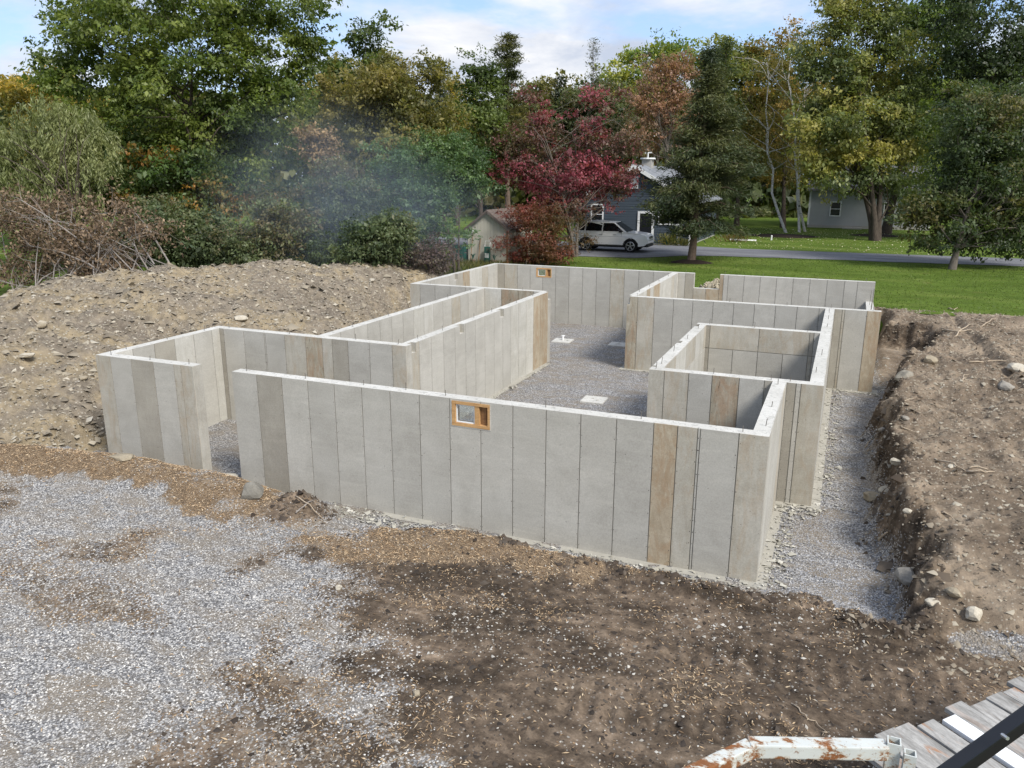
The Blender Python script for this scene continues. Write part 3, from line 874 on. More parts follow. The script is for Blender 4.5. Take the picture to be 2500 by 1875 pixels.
# small panelled return at the end of that wall, with its beam pocket
wall('y', yl1, yf, xI - T, xI, '+', [yl1, 4.08, 4.68, 5.32, 5.96, 6.58, 7.19, 7.81, 8.44, 9.07, 9.68, 10.3, 10.93, 11.56, 12.18, yf], 'tgggggggggwwwrr',
     pockets=((yl1, yl1 + .20, 2.21, H + 1, .11), (6.24, 6.50, 2.21, H + 1, .11), (8.90, 9.17, 2.21, H + 1, .11)), bolts=(4.3, 5.5, 7.4, 8.6, 10.4, 11.9))
wall('y', yl1, yf, xL2, xL2 + T, '+', J(yl1, yf, .55), 'gggggggwwggtgggd', bolts=(5, 6.8, 8.6, 10.4, 12))
wall('x', xLL, xI, yf, yf + T, '-', [xLL, -2.95, -2.34, -1.73, -1.12, xL2, xL2 + T, .25, .9, 1.45, xI], 'tggggdwccgd', bolts=(-2.6, -1.2, 1.0),
     holes=((xI - .12, xI, 2.18, H + 1),))
wall('y', yf + T, y4 - T, xLL, xLL + T, '+', J(yf + T, y4 - T, .5), 'gggggdrwwtg', pockets=((15.95, 16.25, 2.2, H + 1, .1),), bolts=(14, 16.8, 18.8))
FW_W, FW_O = (-1.26, -.55, 1.955, 2.36), (5.55, 6.57, 1.85, H + 1)
wall('x', xLL, xR3, y4 - T, y4, '-', [xLL, xLL + T, -2.77, -2.15, -1.55, -.96, -.36, .25, .86, 1.47, 2.08, 2.68, 3.29, 3.90, xrl, xrl + T, 5.2, 5.55, 6.05, 6.57, 6.72, 6.9, 7.51, 8.12, 8.73, 9.34, 9.95, 10.56, 11.17, 11.62, xR3],
     'gdtgggggggtgggggdtrrggggggggggrd', holes=(FW_W, FW_O), bolts=(-3, -1.8, 0.5, 2.3, 4.1, 5.2, 6.75, 8.2, 10.2, 11.9))
wall('y', y3 + T, y4 - T, xrl, xrl + T, '+', J(y3 + T, y4 - T, .35, .52), 'wwwrwrrwwwwtg', bolts=(14.2, 15.6, 17.2, 18.8))
wall('x', xrl, xR3, y3, y3 + T, '-', [xrl, 5.02, 5.56, 6.18, 6.79, 7.42, 8.05, 8.67, 9.29, 9.91, 10.53, xR2, 11.17, 11.24, 11.84, xR3], 'ctgggggggggdtgr', holes=((xrl, xrl + .09, 2.19, H + 1),),
     bolts=(4.95, 7.9, 9.6, 10.85, 12.0))
wall('y', y3 + T, y4 - T, xR3 - T, xR3, '+', J(y3 + T, y4 - T), 'gdg', ztop=1.72)
wall('y', y1 + T, y3, xR2 - T, xR2, '+', J(y1 + T, y3), 'gwgtg', bolts=(4.6, 6.3, 9.9, 11.2, 12.3))
wall('x', xb, xR2, y1, y1 + T, '-', [xb, 7.95, 8.44, 8.90, 9.42, 9.89, xR - T, xR, 10.47, 10.56, xR2], 'ttgcgdgdgt', bolts=(7.75, 8.9, 10.0, 10.35))
wall('x', xb, xR2 - T, y2 - T, y2, '-', rows=[(-.06, 1.83, [xb, 7.99, 8.61, 9.24, 9.86, 10.46, 10.56, xR2 - T], 'dggggtg'), (1.83, H, [xb, 7.99, 9.24, 10.46, 10.56, xR2 - T], 'dttdg')], bolts=(7.95, 9.1, 10.4))
wall('y', y1 + T, y2 - T, xb, xb + T, '+', rows=[(-.06, 1.83, J(y1 + T, y2 - T, .6), 'wwgwgw'), (1.83, H, J(y1 + T, y2 - T, 1.2, 1.22), 'twtwt')],
     pockets=((y1 + T, y1 + T + .12, 2.2, H + 1, .09, '-'), (6.35, 6.62, 2.2, H + 1, .09, '-'), (8.65, y2 - T, 2.2, H + 1, .09, '-')), bolts=(4.1, 5.4, 6.9, 8.4))
wall('y', T, y1, xR - T, xR, '+', J(T, y1, .58), 'wgwgtg', bolts=(.55, 1.7, 3.3))
# end faces of the doorway and reinforcing bars left standing in the low wall
for k, (x, y, z, t) in enumerate(((12.08, 19.3, 1.7, .55), (12.12, 18.2, 1.7, .75), (12.06, 17.0, 1.7, .5))):
    o = MB().tube([(x, y, z - .05), (x + .01, y, z + t)], .009, 5).build('reinforcing_bar', MATS['bolt'], foundation)
# footing that shows along the foot of the walls
def footing(x0, x1, ya, yb, dz):
    MB().box(x0, x1, ya, yb, -.22, dz).build('footing', MATS['concrete_joint_pale'], foundation)
simple('concrete_joint_pale', (0.36, 0.345, 0.30), 0.95, 0, 0.15, 0.25, 6, 0.4)
for k, (a, b, c, d) in enumerate(((-.16, xR + .17, -.17, T + .1), (xR - T - .1, xR + .165, T + .12, y1 - .17), (xb - .16, xR2 + .16, y1 - .165, y1 + T + .1), (xR2 - T - .1, xR2 + .165, y1 + T + .12, y3 - .18),
                                  (xrl - .16, xR3 + .16, y3 - .165, y3 + T + .1), (xI - T - .1, xI + .16, yl1 + .02, yf - .12), (xb - .16, xb + .1, y1 + T + .12, y2 + .1))):
    footing(a, b, c, d, 0.004 + 0.003 * k)

def window(x0, x1, z0, z1, yf_, yb_, name, label):
    w = empty('window', (x0, yf_, z0))
    w.parent = foundation
    w['label'] = label
    L, Ht = x1 - x0, z1 - z0
    t = 0.055
    fr = MB().box(0, L, -.012, .16, 0, t)
    fr.build('frame_board', MATS['lumber'], w)
    MB().box(0, L, -.012, .16, Ht - t, Ht).build('frame_board', MATS['lumber'], w)
    MB().box(0, t * 1.25, -.010, .16, t + .001, Ht - t - .001).build('frame_board', MATS['lumber'], w)
    MB().box(L - t * .8, L, -.010, .16, t + .001, Ht - t - .001).build('frame_board', MATS['lumber'], w)
    m0 = L * .60
    MB().box(m0, m0 + .085, .0, .15, t + .001, Ht - t - .001).build('mullion', MATS['lumber'], w)
    MB().box(m0 + .10, L - t * .8 - .05, .06, .10, t + .001, Ht - t - .001).build('brace_board', MATS['lumber_dark'], w)
    s = MB()
    a, b, c, d = t * 1.25 + .003, m0 - .003, t + .004, Ht - t - .004
    s.box(a, a + .022, .02, .05, c, d).box(b - .022, b, .02, .05, c, d).box(a + .022, b - .022, .02, .05, c, c + .018).box(a + .022, b - .022, .02, .05, d - .018, d)
    s.build('sash', MATS['white_trim'], w)
    MB().box(a + .022, b - .022, .033, .037, c + .018, d - .018).build('pane', MATS['pane_glass'], w)
    lip = MB().box(-.018, 0, -.006, .01, -.018, Ht + .01).box(L, L + .018, -.006, .01, -.018, Ht + .01).box(0, L, -.006, .01, -.02, 0)
    lip.build('cement_lip', MATS['concrete_core'], w)
window(*WIN, 0.0, T, 'win', 'small timber framed basement window in the long front wall')
window(*FW_W, y4 - T, y4, 'win', 'small timber framed basement window in the far back wall')

# square concrete column pads lying on the gravel floor
def pad(x, y, s, rz, label):
    p = empty('column_pad', (x, y, 0.012), rz, label=label, cat='concrete pad', group='column pads on the gravel floor')
    m = MB().box(-s, s, -s, s, -.05, .035)
    m.build('slab', MATS['concrete_core'], p, bevel=.012)
    b = MB()
    for k in range(3):
        a = RNG.uniform(-s * .5, s * .5, 2)
        b.box(a[0], a[0] + .06, a[1], a[1] + .04, .037, .06)
    b.build('mortar_crumbs', MATS['concrete_core'], p)['kind'] = 'stuff'
    return p
pad(4.86, 9.0, .33, .04, 'pale square concrete pad on the gravel nearest the front wall')
pa = pad(1.28, 16.5, .36, .06, 'pale square concrete pad with a white pipe stub, on the far gravel')
pad(3.46, 16.7, .34, .02, 'pale square concrete pad half hidden by the corner of the right block')
MB().tube([(.0, .05, .03), (.0, .05, .22)], .045, 8).tube([(-.05, .05, .2), (.08, .05, .21)], .03, 6).build('pipe_stub', MATS['white_trim'], pa)

# ------------------------------------------------------------------ buildings beyond the lawn
def siding(name, base, step, axis_, rough=0.7, var=0.1):
    return simple(name, base, rough, 0, 0.3, var, 2.0)
siding('siding_blue', (0.055, 0.072, 0.092), .15, 'z')
siding('siding_grey', (0.36, 0.375, 0.385), .12, 'z')
siding('siding_beige', (0.52, 0.495, 0.425), .2, 'x')
def metal_roof():
    m, g = new_mat('metal_roof')
    v = g.n('NewGeometry', out=0)
    n1 = g.noise(g.scalev(v, (0.6, 2, 2)), 1.3, 6, 0.7, 0.5)
    col = g.ramp(n1, [(0.3, (0.22, 0.235, 0.26)), (0.7, (0.40, 0.42, 0.45))])
    return finish(m, g, pbsdf(g, col, 0.45, None, 0.3, 0.5))
metal_roof()
simple('shingle_brown', (0.135, 0.108, 0.092), 0.9, 0, 0.15, 0.35, 5, 0.5)
simple('shingle_grey', (0.14, 0.14, 0.15), 0.9, 0, 0.15, 0.3, 5, 0.5)
simple('block_grey', (0.36, 0.35, 0.33), 0.9, 0, 0.2, 0.15, 4)
simple('dark_window', (0.012, 0.015, 0.018), 0.08, 0, 0.6, 0.1)
simple('grey_box', (0.30, 0.32, 0.33), 0.5, 0.2)
simple('red_dark', (0.05, 0.02, 0.02), 0.6)

def lap_wall(w, h, step, lap=.018, gable=None):
    """horizontal lapped siding in the plane y = 0 facing -y, x 0..w, as real sawtooth courses; gable = (apex x, apex z)"""
    mb = MB()
    z = 0.0
    top = gable[1] if gable else h
    def span(zz):
        if not gable or zz <= h: return 0.0, w
        k = (zz - h) / (gable[1] - h)
        return gable[0] * k, w + (gable[0] - w) * k
    while z < top - 1e-3:
        z2 = min(z + step, top - (0.02 if gable else 0))
        for a, b in (((z, min(z2, h)), (max(z, h), z2)) if gable and z < h < z2 else ((z, z2),)):
            a0, a1 = span(a)
            b0, b1 = span(b)
            mb.add([(a0, -lap, a), (a1, -lap, a), (b1, 0, b), (b0, 0, b), (a0, 0, a), (a1, 0, a)], [(0, 1, 2, 3), (4, 5, 1, 0)])
        z = z2
        if top - z < .03: break
    return mb

# dark blue house whose gable end faces the site
hx0, hx1, hy, hz = -6.75, 1.25, 42.6, 1.62
hw, eave, apexz = hx1 - hx0, 2.95, 5.20
bh = empty('blue_house', (hx0, hy, hz), label='dark blue sided house with white trim and grey metal roof, behind the cedar', cat='house')
lap_wall(hw, eave, .17, gable=(hw / 2, apexz)).build('gable_wall', MATS['siding_blue'], bh)
body = MB()
body.add([(0, .02, 0), (hw, .02, 0), (hw, 11, 0), (0, 11, 0), (0, .02, eave), (hw, .02, eave), (hw, 11, eave), (0, 11, eave), (hw / 2, .02, apexz), (hw / 2, 11, apexz)],
         [(0, 1, 5, 8, 4), (1, 2, 6, 5), (2, 3, 7, 9, 6), (3, 0, 4, 7)])
body.build('wall', MATS['siding_blue'], bh)
ov = .35
def roof_slab(side):
    m = MB()
    xe = (hw + ov) if side > 0 else -ov
    ze = eave - ov * (apexz - eave) / (hw / 2)
    a, b = np.array([hw / 2, apexz]), np.array([xe, ze])
    m.add([(a[0], -ov, a[1] + .12), (b[0], -ov, b[1] + .12), (b[0], 11.3, b[1] + .12), (a[0], 11.3, a[1] + .12),
           (a[0], -ov, a[1] + .02), (b[0], -ov, b[1] + .02), (b[0], 11.3, b[1] + .02), (a[0], 11.3, a[1] + .02)],
          [(0, 1, 2, 3), (7, 6, 5, 4), (0, 4, 5, 1), (1, 5, 6, 2), (2, 6, 7, 3), (3, 7, 4, 0)])
    r = m.build('roof', MATS['metal_roof'], bh)
    rb = MB()
    for k in np.arange(.1, 11.2, .45):
        rb.bar((a[0], k, a[1] + .125), (b[0], k, b[1] + .125), .03, .03)
    rb.build('seam', MATS['metal_roof'], r)['kind'] = 'stuff'
    tr = MB()
    tr.bar((a[0], -ov - .02, a[1] + .02), (b[0], -ov - .02, b[1] + .02), .035, .24, up=(0, 0, 1))
    tr.build('rake_board', MATS['white_trim'], bh)
roof_slab(1); roof_slab(-1)
ch = MB().box(hw / 2 - .35, hw / 2 + .35, 3.3, 4.0, apexz - .5, apexz + .55)
cho = ch.build('chimney', MATS['block_grey'], bh)
MB().tube([(hw / 2, 3.65, apexz + .56), (hw / 2, 3.65, apexz + .66)], .55, 14).build('chimney_cap', MATS['white_trim'], cho)
MB().tube([(hw / 2, 3.65, apexz + .66), (hw / 2, 3.65, apexz + 1.0)], .04, 6).bar((hw / 2 - .25, 3.65, apexz + 1.0), (hw / 2 + .25, 3.65, apexz + 1.02), .05, .07).build('weather_vane', MATS['white_trim'], cho)
vt = MB().box(-.26, .26, -.05, .0, 0, .82).build('vent', MATS['white_trim'], bh, loc=(hw / 2 + .02, -.02, 3.75))
sl_ = MB()
for k in range(7):
    sl_.bar((-.2, -.06, .1 + k * .1), (.2, -.06, .1 + k * .1), .02, .035)
sl_.build('louvre', MATS['grey_box'], vt)['kind'] = 'stuff'
def house_window(parent, x, z, w, h, y=-.02, panes=1):
    f = MB()
    t = .09
    f.box(x - t, x, y - .05, y, z - t, z + h + t).box(x + w, x + w + t, y - .05, y, z - t, z + h + t).box(x, x + w, y - .05, y, z - t, z).box(x, x + w, y - .05, y, z + h, z + h + t)
    for k in range(1, panes):
        f.box(x + w * k / panes - .03, x + w * k / panes + .03, y - .045, y, z, z + h)
    f.box(x, x + w, y - .045, y, z + h / 2 - .025, z + h / 2 + .025)
    wo_ = f.build('window', MATS['white_trim'], parent)
    MB().box(x, x + w, y - .025, y - .01, z, z + h).build('pane', MATS['dark_window'], wo_)
house_window(bh, 1.05, 1.35, .75, 1.25)
house_window(bh, 5.85, 1.45, 1.55, 1.15, panes=2)
dr = MB().box(4.35, 4.5, -.08, 0, 0, 2.25).box(5.35, 5.5, -.08, 0, 0, 2.25).box(4.5, 5.35, -.08, 0, 2.1, 2.25).build('door_frame', MATS['white_trim'], bh)
MB().box(4.5, 5.35, -.045, -.02, .05, 2.1).build('door', MATS['black_paint'], bh)
for x in (0.0, hw):
    MB().box(x - .07, x + .07, -.045, .06, 0, eave).build('corner_board', MATS['white_trim'], bh)
MB().box(7.0, 7.35, -.22, -.03, .75, 1.35).box(7.12, 7.22, -.12, -.03, .05, .75).build('meter_box', MATS['grey_box'], bh)
MB().box(6.45, 6.65, -.16, -.03, .35, .7).build('outlet_box', MATS['grey_box'], bh)
MB().box(-.02, hw + .02, -.06, 11, -.4, .08).build('base', MATS['block_grey'], bh)

# pale grey house on the right
gx0, gx1, gy0, gz0 = 7.6, 17.6, 67.0, 1.62
gh = empty('grey_house', (gx0, gy0, gz0), label='pale grey sided house with one white framed window, behind the big maple', cat='house')
gw = gx1 - gx0
lap_wall(gw, 3.1, .13).build('wall', MATS['siding_grey'], gh, loc=(0, 0, .28))
MB().box(0, gw, .02, 8.0, .25, 3.38).build('wall', MATS['siding_grey'], gh)
MB().box(-.04, gw + .04, -.07, 8, -.4, .26).build('base', MATS['block_grey'], gh)
rf = MB()
rf.add([(-.4, -.5, 3.3), (gw + .4, -.5, 3.3), (gw + .4, 4, 5.4), (-.4, 4, 5.4), (-.4, 8.5, 3.3), (gw + .4, 8.5, 3.3), (-.4, -.5, 3.45), (gw + .4, -.5, 3.45), (gw + .4, 4, 5.55), (-.4, 4, 5.55), (-.4, 8.5, 3.45), (gw + .4, 8.5, 3.45)],
       [(6, 7, 8, 9), (9, 8, 11, 10), (0, 3, 2, 1), (3, 4, 5, 2), (0, 1, 7, 6), (4, 10, 11, 5), (0, 6, 9, 3), (3, 9, 10, 4), (1, 2, 8, 7), (2, 5, 11, 8)])
rf.build('roof', MATS['shingle_grey'], gh)
house_window(gh, 1.85, 1.15, .78, 1.15)
house_window(gh, 6.3, 1.15, .78, 1.15)
for x in (0.0, gw):
    MB().box(x - .08, x + .08, -.05, .06, .28, 3.3).build('corner_board', MATS['white_trim'], gh)
MB().box(3.0, 4.6, -1.0, -.08, -.3, .12).build('step', MATS['block_grey'], gh)

# garden shed
sx, sy, sz, sw = -8.35, 28.0, 1.50, 2.38
shed = empty('garden_shed', (sx, sy, sz), label='beige board sided garden shed with brown roof, left of the red shrub', cat='shed')
se, sa = 1.95, 2.85
nb = 12
for k in range(nb):
    a, b = sw * k / nb, sw * (k + 1) / nb - .014
    top = lambda x: se + (sa - se) * (1 - abs(x - sw / 2) / (sw / 2))
    m = MB()
    xm = sw / 2
    pts = [(a, .03), (b, .03), (b, top(b)), (a, top(a))] if not a < xm < b else [(a, .03), (b, .03), (b, top(b)), (xm, sa), (a, top(a))]
    m.prism([(x - a, z) for x, z in pts], -.02, 0.0)
    m.build('board', MATS['siding_beige'], shed, loc=(a, 0, 0))
nb2 = 16
for k in range(nb2):
    MB().box(sw, sw + .02, 0, 3.6 / nb2 - .014, .03, se).build('board', MATS['siding_beige'], shed, loc=(0, 3.6 * k / nb2, 0))
MB().add([(0.0, .001, -.25), (sw, .001, -.25), (sw, 3.6, -.25), (0, 3.6, -.25), (0, .001, se), (sw, .001, se), (sw, 3.6, se), (0, 3.6, se), (sw / 2, .001, sa), (sw / 2, 3.6, sa)],
         [(0, 1, 5, 8, 4), (1, 2, 6, 5), (2, 3, 7, 9, 6), (3, 0, 4, 7), (0, 3, 2, 1)]).build('wall', MATS['siding_beige'], shed)
for s in (-1, 1):
    m = MB()
    k = (sa - se) / (sw / 2)
    xe = sw / 2 + s * (sw / 2 + .16)
    m.add([(sw / 2, -.15, sa + .07), (xe, -.15, se - .16 * k + .07), (xe, 3.75, se - .16 * k + .07), (sw / 2, 3.75, sa + .07), (sw / 2, -.15, sa), (xe, -.15, se - .16 * k), (xe, 3.75, se - .16 * k), (sw / 2, 3.75, sa)],
          [(0, 1, 2, 3), (7, 6, 5, 4), (0, 4, 5, 1), (1, 5, 6, 2), (2, 6, 7, 3), (3, 7, 4, 0)])
    r = m.build('roof', MATS['shingle_brown'], shed)
    cs = MB()
    for j in range(1, 7):
        t = j / 7
        p = np.array([sw / 2 + (xe - sw / 2) * t, sa + (se - .16 * k - sa) * t + .075])
        cs.bar((p[0], -.15, p[1] - .004), (p[0], 3.75, p[1] - .004), .025, .010, up=(0, 0, 1))
    cs.build('shingle_course', MATS['shingle_brown'], r)['kind'] = 'stuff'
    MB().bar((sw / 2, -.17, sa - .02), (xe, -.17, se - .16 * k - .02), .03, .12).build('rake_board', MATS['shingle_brown'], shed)
MB().box(sw - .05, sw + .03, -.035, -.005, .03, se).build('corner_board', MATS['lumber_dark'], shed)
simple('green_plastic', (0.02, 0.10, 0.075), 0.5)
simple('pot_clay', (0.22, 0.16, 0.12), 0.8)
# things leaning on the shed
rk = empty('garden_rake', (sx + .28, sy - .35, sz), label='dark handled garden tool leaning at the left corner of the shed', cat='garden tool')
MB().tube([(0, 0, .02), (.06, .30, 1.75)], .02, 6).build('handle', MATS['lumber_dark'], rk)
MB().bar((-.05, .3, 1.74), (.2, .31, 1.76), .03, .16).build('head', MATS['white_trim'], rk)
rk = empty('wooden_stake', (sx + .75, sy - .30, sz), label='bare wooden pole leaning on the middle of the shed front', cat='pole')
MB().tube([(0, 0, .02), (.02, .26, 1.35)], .022, 6).build('shaft', MATS['lumber_dark'], rk)
ct = empty('garden_cart', (sx + 1.28, sy - .32, sz), label='small green and white garden cart stood on end against the shed', cat='garden cart')
MB().box(-.16, .16, .0, .16, .12, .95).build('tray', MATS['green_plastic'], ct, bevel=.03)
MB().tube([(-.15, .08, .95), (-.15, .16, 1.25), (.15, .16, 1.25), (.15, .08, .95)], .02, 6).build('handle', MATS['white_trim'], ct)
MB().tube([(-.2, .08, .12), (-.13, .08, .12)], .12, 10).tube([(.13, .08, .12), (.2, .08, .12)], .12, 10).build('wheels', MATS['black_paint'], ct)
MB().box(-.12, .12, -.012, -.002, .35, .6).build('panel', MATS['white_trim'], ct)
for k, (dx_, lab, r) in enumerate(((.45, 'low clay flower pot left of the green cart', .13), (1.75, 'dark flower pot with a weed in it right of the green cart', .17))):
    p = empty('flower_pot', (sx + dx_, sy - .35, sz + .01), label=lab, cat='flower pot')
    MB().tube([(0, 0, 0), (0, 0, .22), (0, 0, .225)], [r * .75, r, r * .85], 12).build('pot', MATS['pot_clay'], p)
    mb = MB()
    for j in range(9):
        a = RNG.uniform(0, 6.28)
        mb.tube([(0, 0, .2), (.07 * math.cos(a), .07 * math.sin(a), .45), (.2 * math.cos(a), .2 * math.sin(a), .55)], [.008, .02, .003], 4)
    mb.build('weed', MATS['green_plastic'], p)
# compost bin of green slats left of the shed
cb = empty('compost_bin', (sx - .55, sy - .1, sz), label='dark green slatted bin at the left side of the shed', cat='bin')
for k in range(6):
    MB().box(-.35 + k * .125, -.25 + k * .125, -.02, .02, 0, .95).build('slat', MATS['green_plastic'], cb)
MB().box(-.35, .40, .03, .6, .02, .85).build('box', MATS['green_plastic'], cb)

# ------------------------------------------------------------------ white suv on the driveway
def car_paint():
    m, g = new_mat('car_white')
    return finish(m, g, g.n('BsdfPrincipled', {'Base Color': (0.84, 0.84, 0.82, 1), 'Roughness': 0.28, 'Specular IOR Level': 0.5, 'Coat Weight': 0.6, 'Coat Roughness': 0.06}))
car_paint()
simple('car_glass', (0.006, 0.008, 0.010), 0.06, 0, 0.7, 0.1)
simple('car_trim', (0.012, 0.012, 0.013), 0.55)
simple('tyre', (0.010, 0.010, 0.011), 0.85)
simple('alloy', (0.55, 0.56, 0.58), 0.3, 0.8)
simple('lamp_lens', (0.55, 0.57, 0.60), 0.1, 0.1, 0.8)
simple('tail_red', (0.25, 0.01, 0.01), 0.25)
car = empty('white_suv', (-2.62, 36.95, float(lawn_z(np.array(-2.6), np.array(36.9))) + .012), label='white five door sport utility vehicle parked on the gravel drive', cat='car')
RA, FA, WR = -1.42, 1.45, .385
def arch(cx, r=.47, n=10, z=.40):
    return [(cx + r * math.cos(t), z + r * math.sin(t)) for t in np.linspace(math.pi - .15, .15, n)]
low = .36
prof = [(-2.48, .52), (-2.44, low + .02)] + [(RA - .48, low)] + arch(RA) + [(RA + .48, low)] + [(FA - .48, low)] + arch(FA) + [(FA + .48, low), (2.30, .42), (2.46, .56), (2.50, .80),
        (2.46, .93), (2.33, 1.05), (2.0, 1.12), (1.22, 1.20), (1.0, 1.22), (-2.30, 1.24), (-2.46, 1.14), (-2.52, .85)]
def car_body():
    bm = bmesh.new()
    n = len(prof)
    rings = []
    for yy, sc in ((-.975, .0), (-.90, .06), (.90, .06), (.975, .0)):
        rings.append([bm.verts.new((x * (1 + (.012 if sc else 0)), yy, z)) for x, z in prof])
    for a, b in zip(rings[:-1], rings[1:]):
        for k in range(n):
            bm.faces.new((a[k], a[(k + 1) % n], b[(k + 1) % n], b[k]))
    bm.faces.new(rings[0][::-1])
    bm.faces.new(rings[-1])
    # pinch the flanks towards the sills and the beltline
    for v in bm.verts:
        z = v.co.z
        k = 1 - .045 * max(0, (z - .95) / .3) - .03 * max(0, (.55 - z) / .2)
        v.co.y *= k
        if v.co.x > 1.6: v.co.y *= 1 - .07 * ((v.co.x - 1.6) / .9) ** 2
        if v.co.x < -1.9: v.co.y *= 1 - .05 * ((-1.9 - v.co.x) / .6) ** 2
    bmesh.ops.recalc_face_normals(bm, faces=bm.faces)
    me = bpy.data.meshes.new('body')
    bm.to_mesh(me)
    bm.free()
    me.materials.append(MATS['car_white'])
    return link(bpy.data.objects.new('body', me), car)
car_body()
# greenhouse: roof, pillars and glass
def q(mb, *pts):
    mb.add(pts, [tuple(range(len(pts)))])
bz, tz = 1.215, 1.80
bw, tw = .905, .70
cab = MB()
cv = [(-2.34, bw, bz), (1.16, bw, bz), (.34, tw, tz - .02), (-1.2, tw + .01, tz + .03), (-2.08, tw - .02, tz - .05)]
n5 = len(cv)
cab.add([(x, -y, z) for x, y, z in cv] + cv, [tuple(range(n5)), tuple(range(2 * n5 - 1, n5 - 1, -1))] + [(k, k + n5, (k + 1) % n5 + n5, (k + 1) % n5) for k in range(n5)])
cab.build('cabin', MATS['car_white'], car, bevel=.03)
for s in (-1, 1):
    def P(x, t, o=.012):
        # a point on the slanted cabin side: x along, t 0 at beltline .. 1 at roof
        return (x, s * (bw + (tw - bw) * t + o), bz + (tz - bz) * t)
    for nm, a in (('side_window', ((-2.20, .08), (-1.55, .08), (-1.50, .86), (-2.02, .80))), ('side_window', ((-1.47, .06), (-.42, .06), (-.42, .90), (-1.42, .90))), ('side_window', ((-.34, .06), (.98, .06), (.32, .88), (-.34, .90)))):
        m = MB()
        q(m, *[P(*p) for p in a])
        m.add([P(*p, o=-.03) for p in a], [(3, 2, 1, 0)])
        m.build(nm, MATS['car_glass'], car)
    MB().bar((-2.0, s * (tw - .03), tz + .045), (.0, s * (tw - .03), tz + .04), .04, .03).build('roof_rail', MATS['car_trim'], car)
    mm = MB().box(.72, .90, min(s * .93, s * 1.12), max(s * .93, s * 1.12), 1.20, 1.34)
    mm.build('mirror', MATS['car_trim'], car, bevel=.03)
    MB().box(-1.0, 1.0, min(s * .93, s * .985), max(s * .93, s * .985), .33, .45).build('sill', MATS['car_trim'], car)
    MB().box(-.9, .95, min(s * .985, s * .993), max(s * .985, s * .993), .43, .45).build('sill_strip', MATS['alloy'], car)
    for cx in (RA, FA):
        m = MB()
        ar, ar2 = arch(cx, .49, 12), arch(cx, .42, 12)
        y_ = s * (.955 if cx == RA else .95)
        pts = [(x, y_ + s * .018, z) for x, z in ar] + [(x, y_ + s * .018, z) for x, z in ar2]
        m.add(pts, [(k, k + 1, 12 + k + 1, 12 + k) for k in range(11)])
        m.add([(x, y_ - s * .05, z) for x, z in ar] + [(x, y_ + s * .018, z) for x, z in ar], [(k, 12 + k, 12 + k + 1, k + 1) for k in range(11)])
        m.build('wheel_arch', MATS['car_trim'], car)
    for x in (-1.28, -.38):
        MB().bar((x + .72, s * .965, 1.05), (x + .92, s * .965, 1.05), .03, .035).build('door_handle', MATS['alloy'], car)
    for x in (-1.42 + .06, -.38, .86):
        MB().bar((x, s * .968, .52), (x, s * .945, 1.2), .006, .012, up=(1, 0, 0)).build('door_seam', MATS['car_trim'], car)
    MB().box(-2.0, 1.6, min(s * .958, s * .972), max(s * .958, s * .972), .93, .945).build('body_crease', MATS['grey_box'], car)
    m = MB()
    m.add([(2.47, s * .80, .87), (2.47, s * .50, .90), (2.36, s * .52, 1.03), (1.95, s * .905, 1.05), (2.05, s * .925, .90)], [(0, 1, 2, 3, 4)])
    m.add([(2.40, s * .78, .86), (2.40, s * .50, .90), (2.30, s * .52, 1.02), (1.93, s * .86, 1.04), (2.03, s * .86, .90)], [(4, 3, 2, 1, 0)])
    m.build('headlight', MATS['lamp_lens'], car)
    MB().box(2.28, 2.42, min(s * .66, s * .88), max(s * .66, s * .88), .56, .70).build('fog_lamp', MATS['car_trim'], car, bevel=.02)
    MB().box(-2.50, -2.28, min(s * .70, s * .925), max(s * .70, s * .925), .95, 1.13).build('tail_light', MATS['tail_red'], car, bevel=.02)
    for cx in (RA, FA):
        w = empty('wheel', (cx, s * .86, WR))
        w.parent = car
        MB().tube([(0, -.12, 0), (0, -.10, 0), (0, .10, 0), (0, .12, 0)], [WR * .9, WR, WR, WR * .9], 24).build('tyre', MATS['tyre'], w)
        rim = MB()
        ys = s * .125
        for k in range(5):
            for dl in (-.11, .11):
                a = 2 * math.pi * k / 5 + dl + .3
                rim.bar((.04 * math.cos(a), ys, .04 * math.sin(a)), (.25 * math.cos(a), ys, .25 * math.sin(a)), .03, .03, up=(0, 1, 0))
        pts = [(.26 * math.cos(t), ys, .26 * math.sin(t)) for t in np.linspace(0, 2 * math.pi, 25)]
        rim.tube(pts, .018, 5, cap=False)
        rim.tube([(0, ys - .02 * s, 0), (0, ys + .01 * s, 0)], .05, 8)
        rim.build('rim', MATS['alloy'], w)
m = MB(); q(m, (1.15, -.80, bz + .02), (1.15, .80, bz + .02), (.36, .62, tz - .05), (.36, -.62, tz - .05))
m.add([(1.11, -.80, bz + .0), (1.11, .80, bz), (.32, .62, tz - .07), (.32, -.62, tz - .07)], [(3, 2, 1, 0)])
for i_, vtx in enumerate(m.v): m.v[i_] = (vtx[0] + .035, vtx[1], vtx[2] + .015)
m.build('windscreen', MATS['car_glass'], car)
m = MB(); q(m, (-2.37, .75, bz + .05), (-2.37, -.75, bz + .05), (-2.13, -.6, tz - .10), (-2.13, .6, tz - .10))
m.add([(-2.3, .75, bz + .05), (-2.3, -.75, bz + .05), (-2.06, -.6, tz - .10), (-2.06, .6, tz - .10)], [(3, 2, 1, 0)])
m.build('rear_window', MATS['car_glass'], car)
MB().box(2.43, 2.525, -.45, .45, .72, .95).build('grille', MATS['car_trim'], car, bevel=.02)
gb = MB()
for k in range(3):
    gb.box(2.52, 2.54, -.42, .42, .755 + k * .065, .775 + k * .065)
gb.build('grille_bar', MATS['alloy'], car)
MB().box(2.20, 2.50, -.80, .80, .33, .50).build('front_valance', MATS['car_trim'], car, bevel=.03)
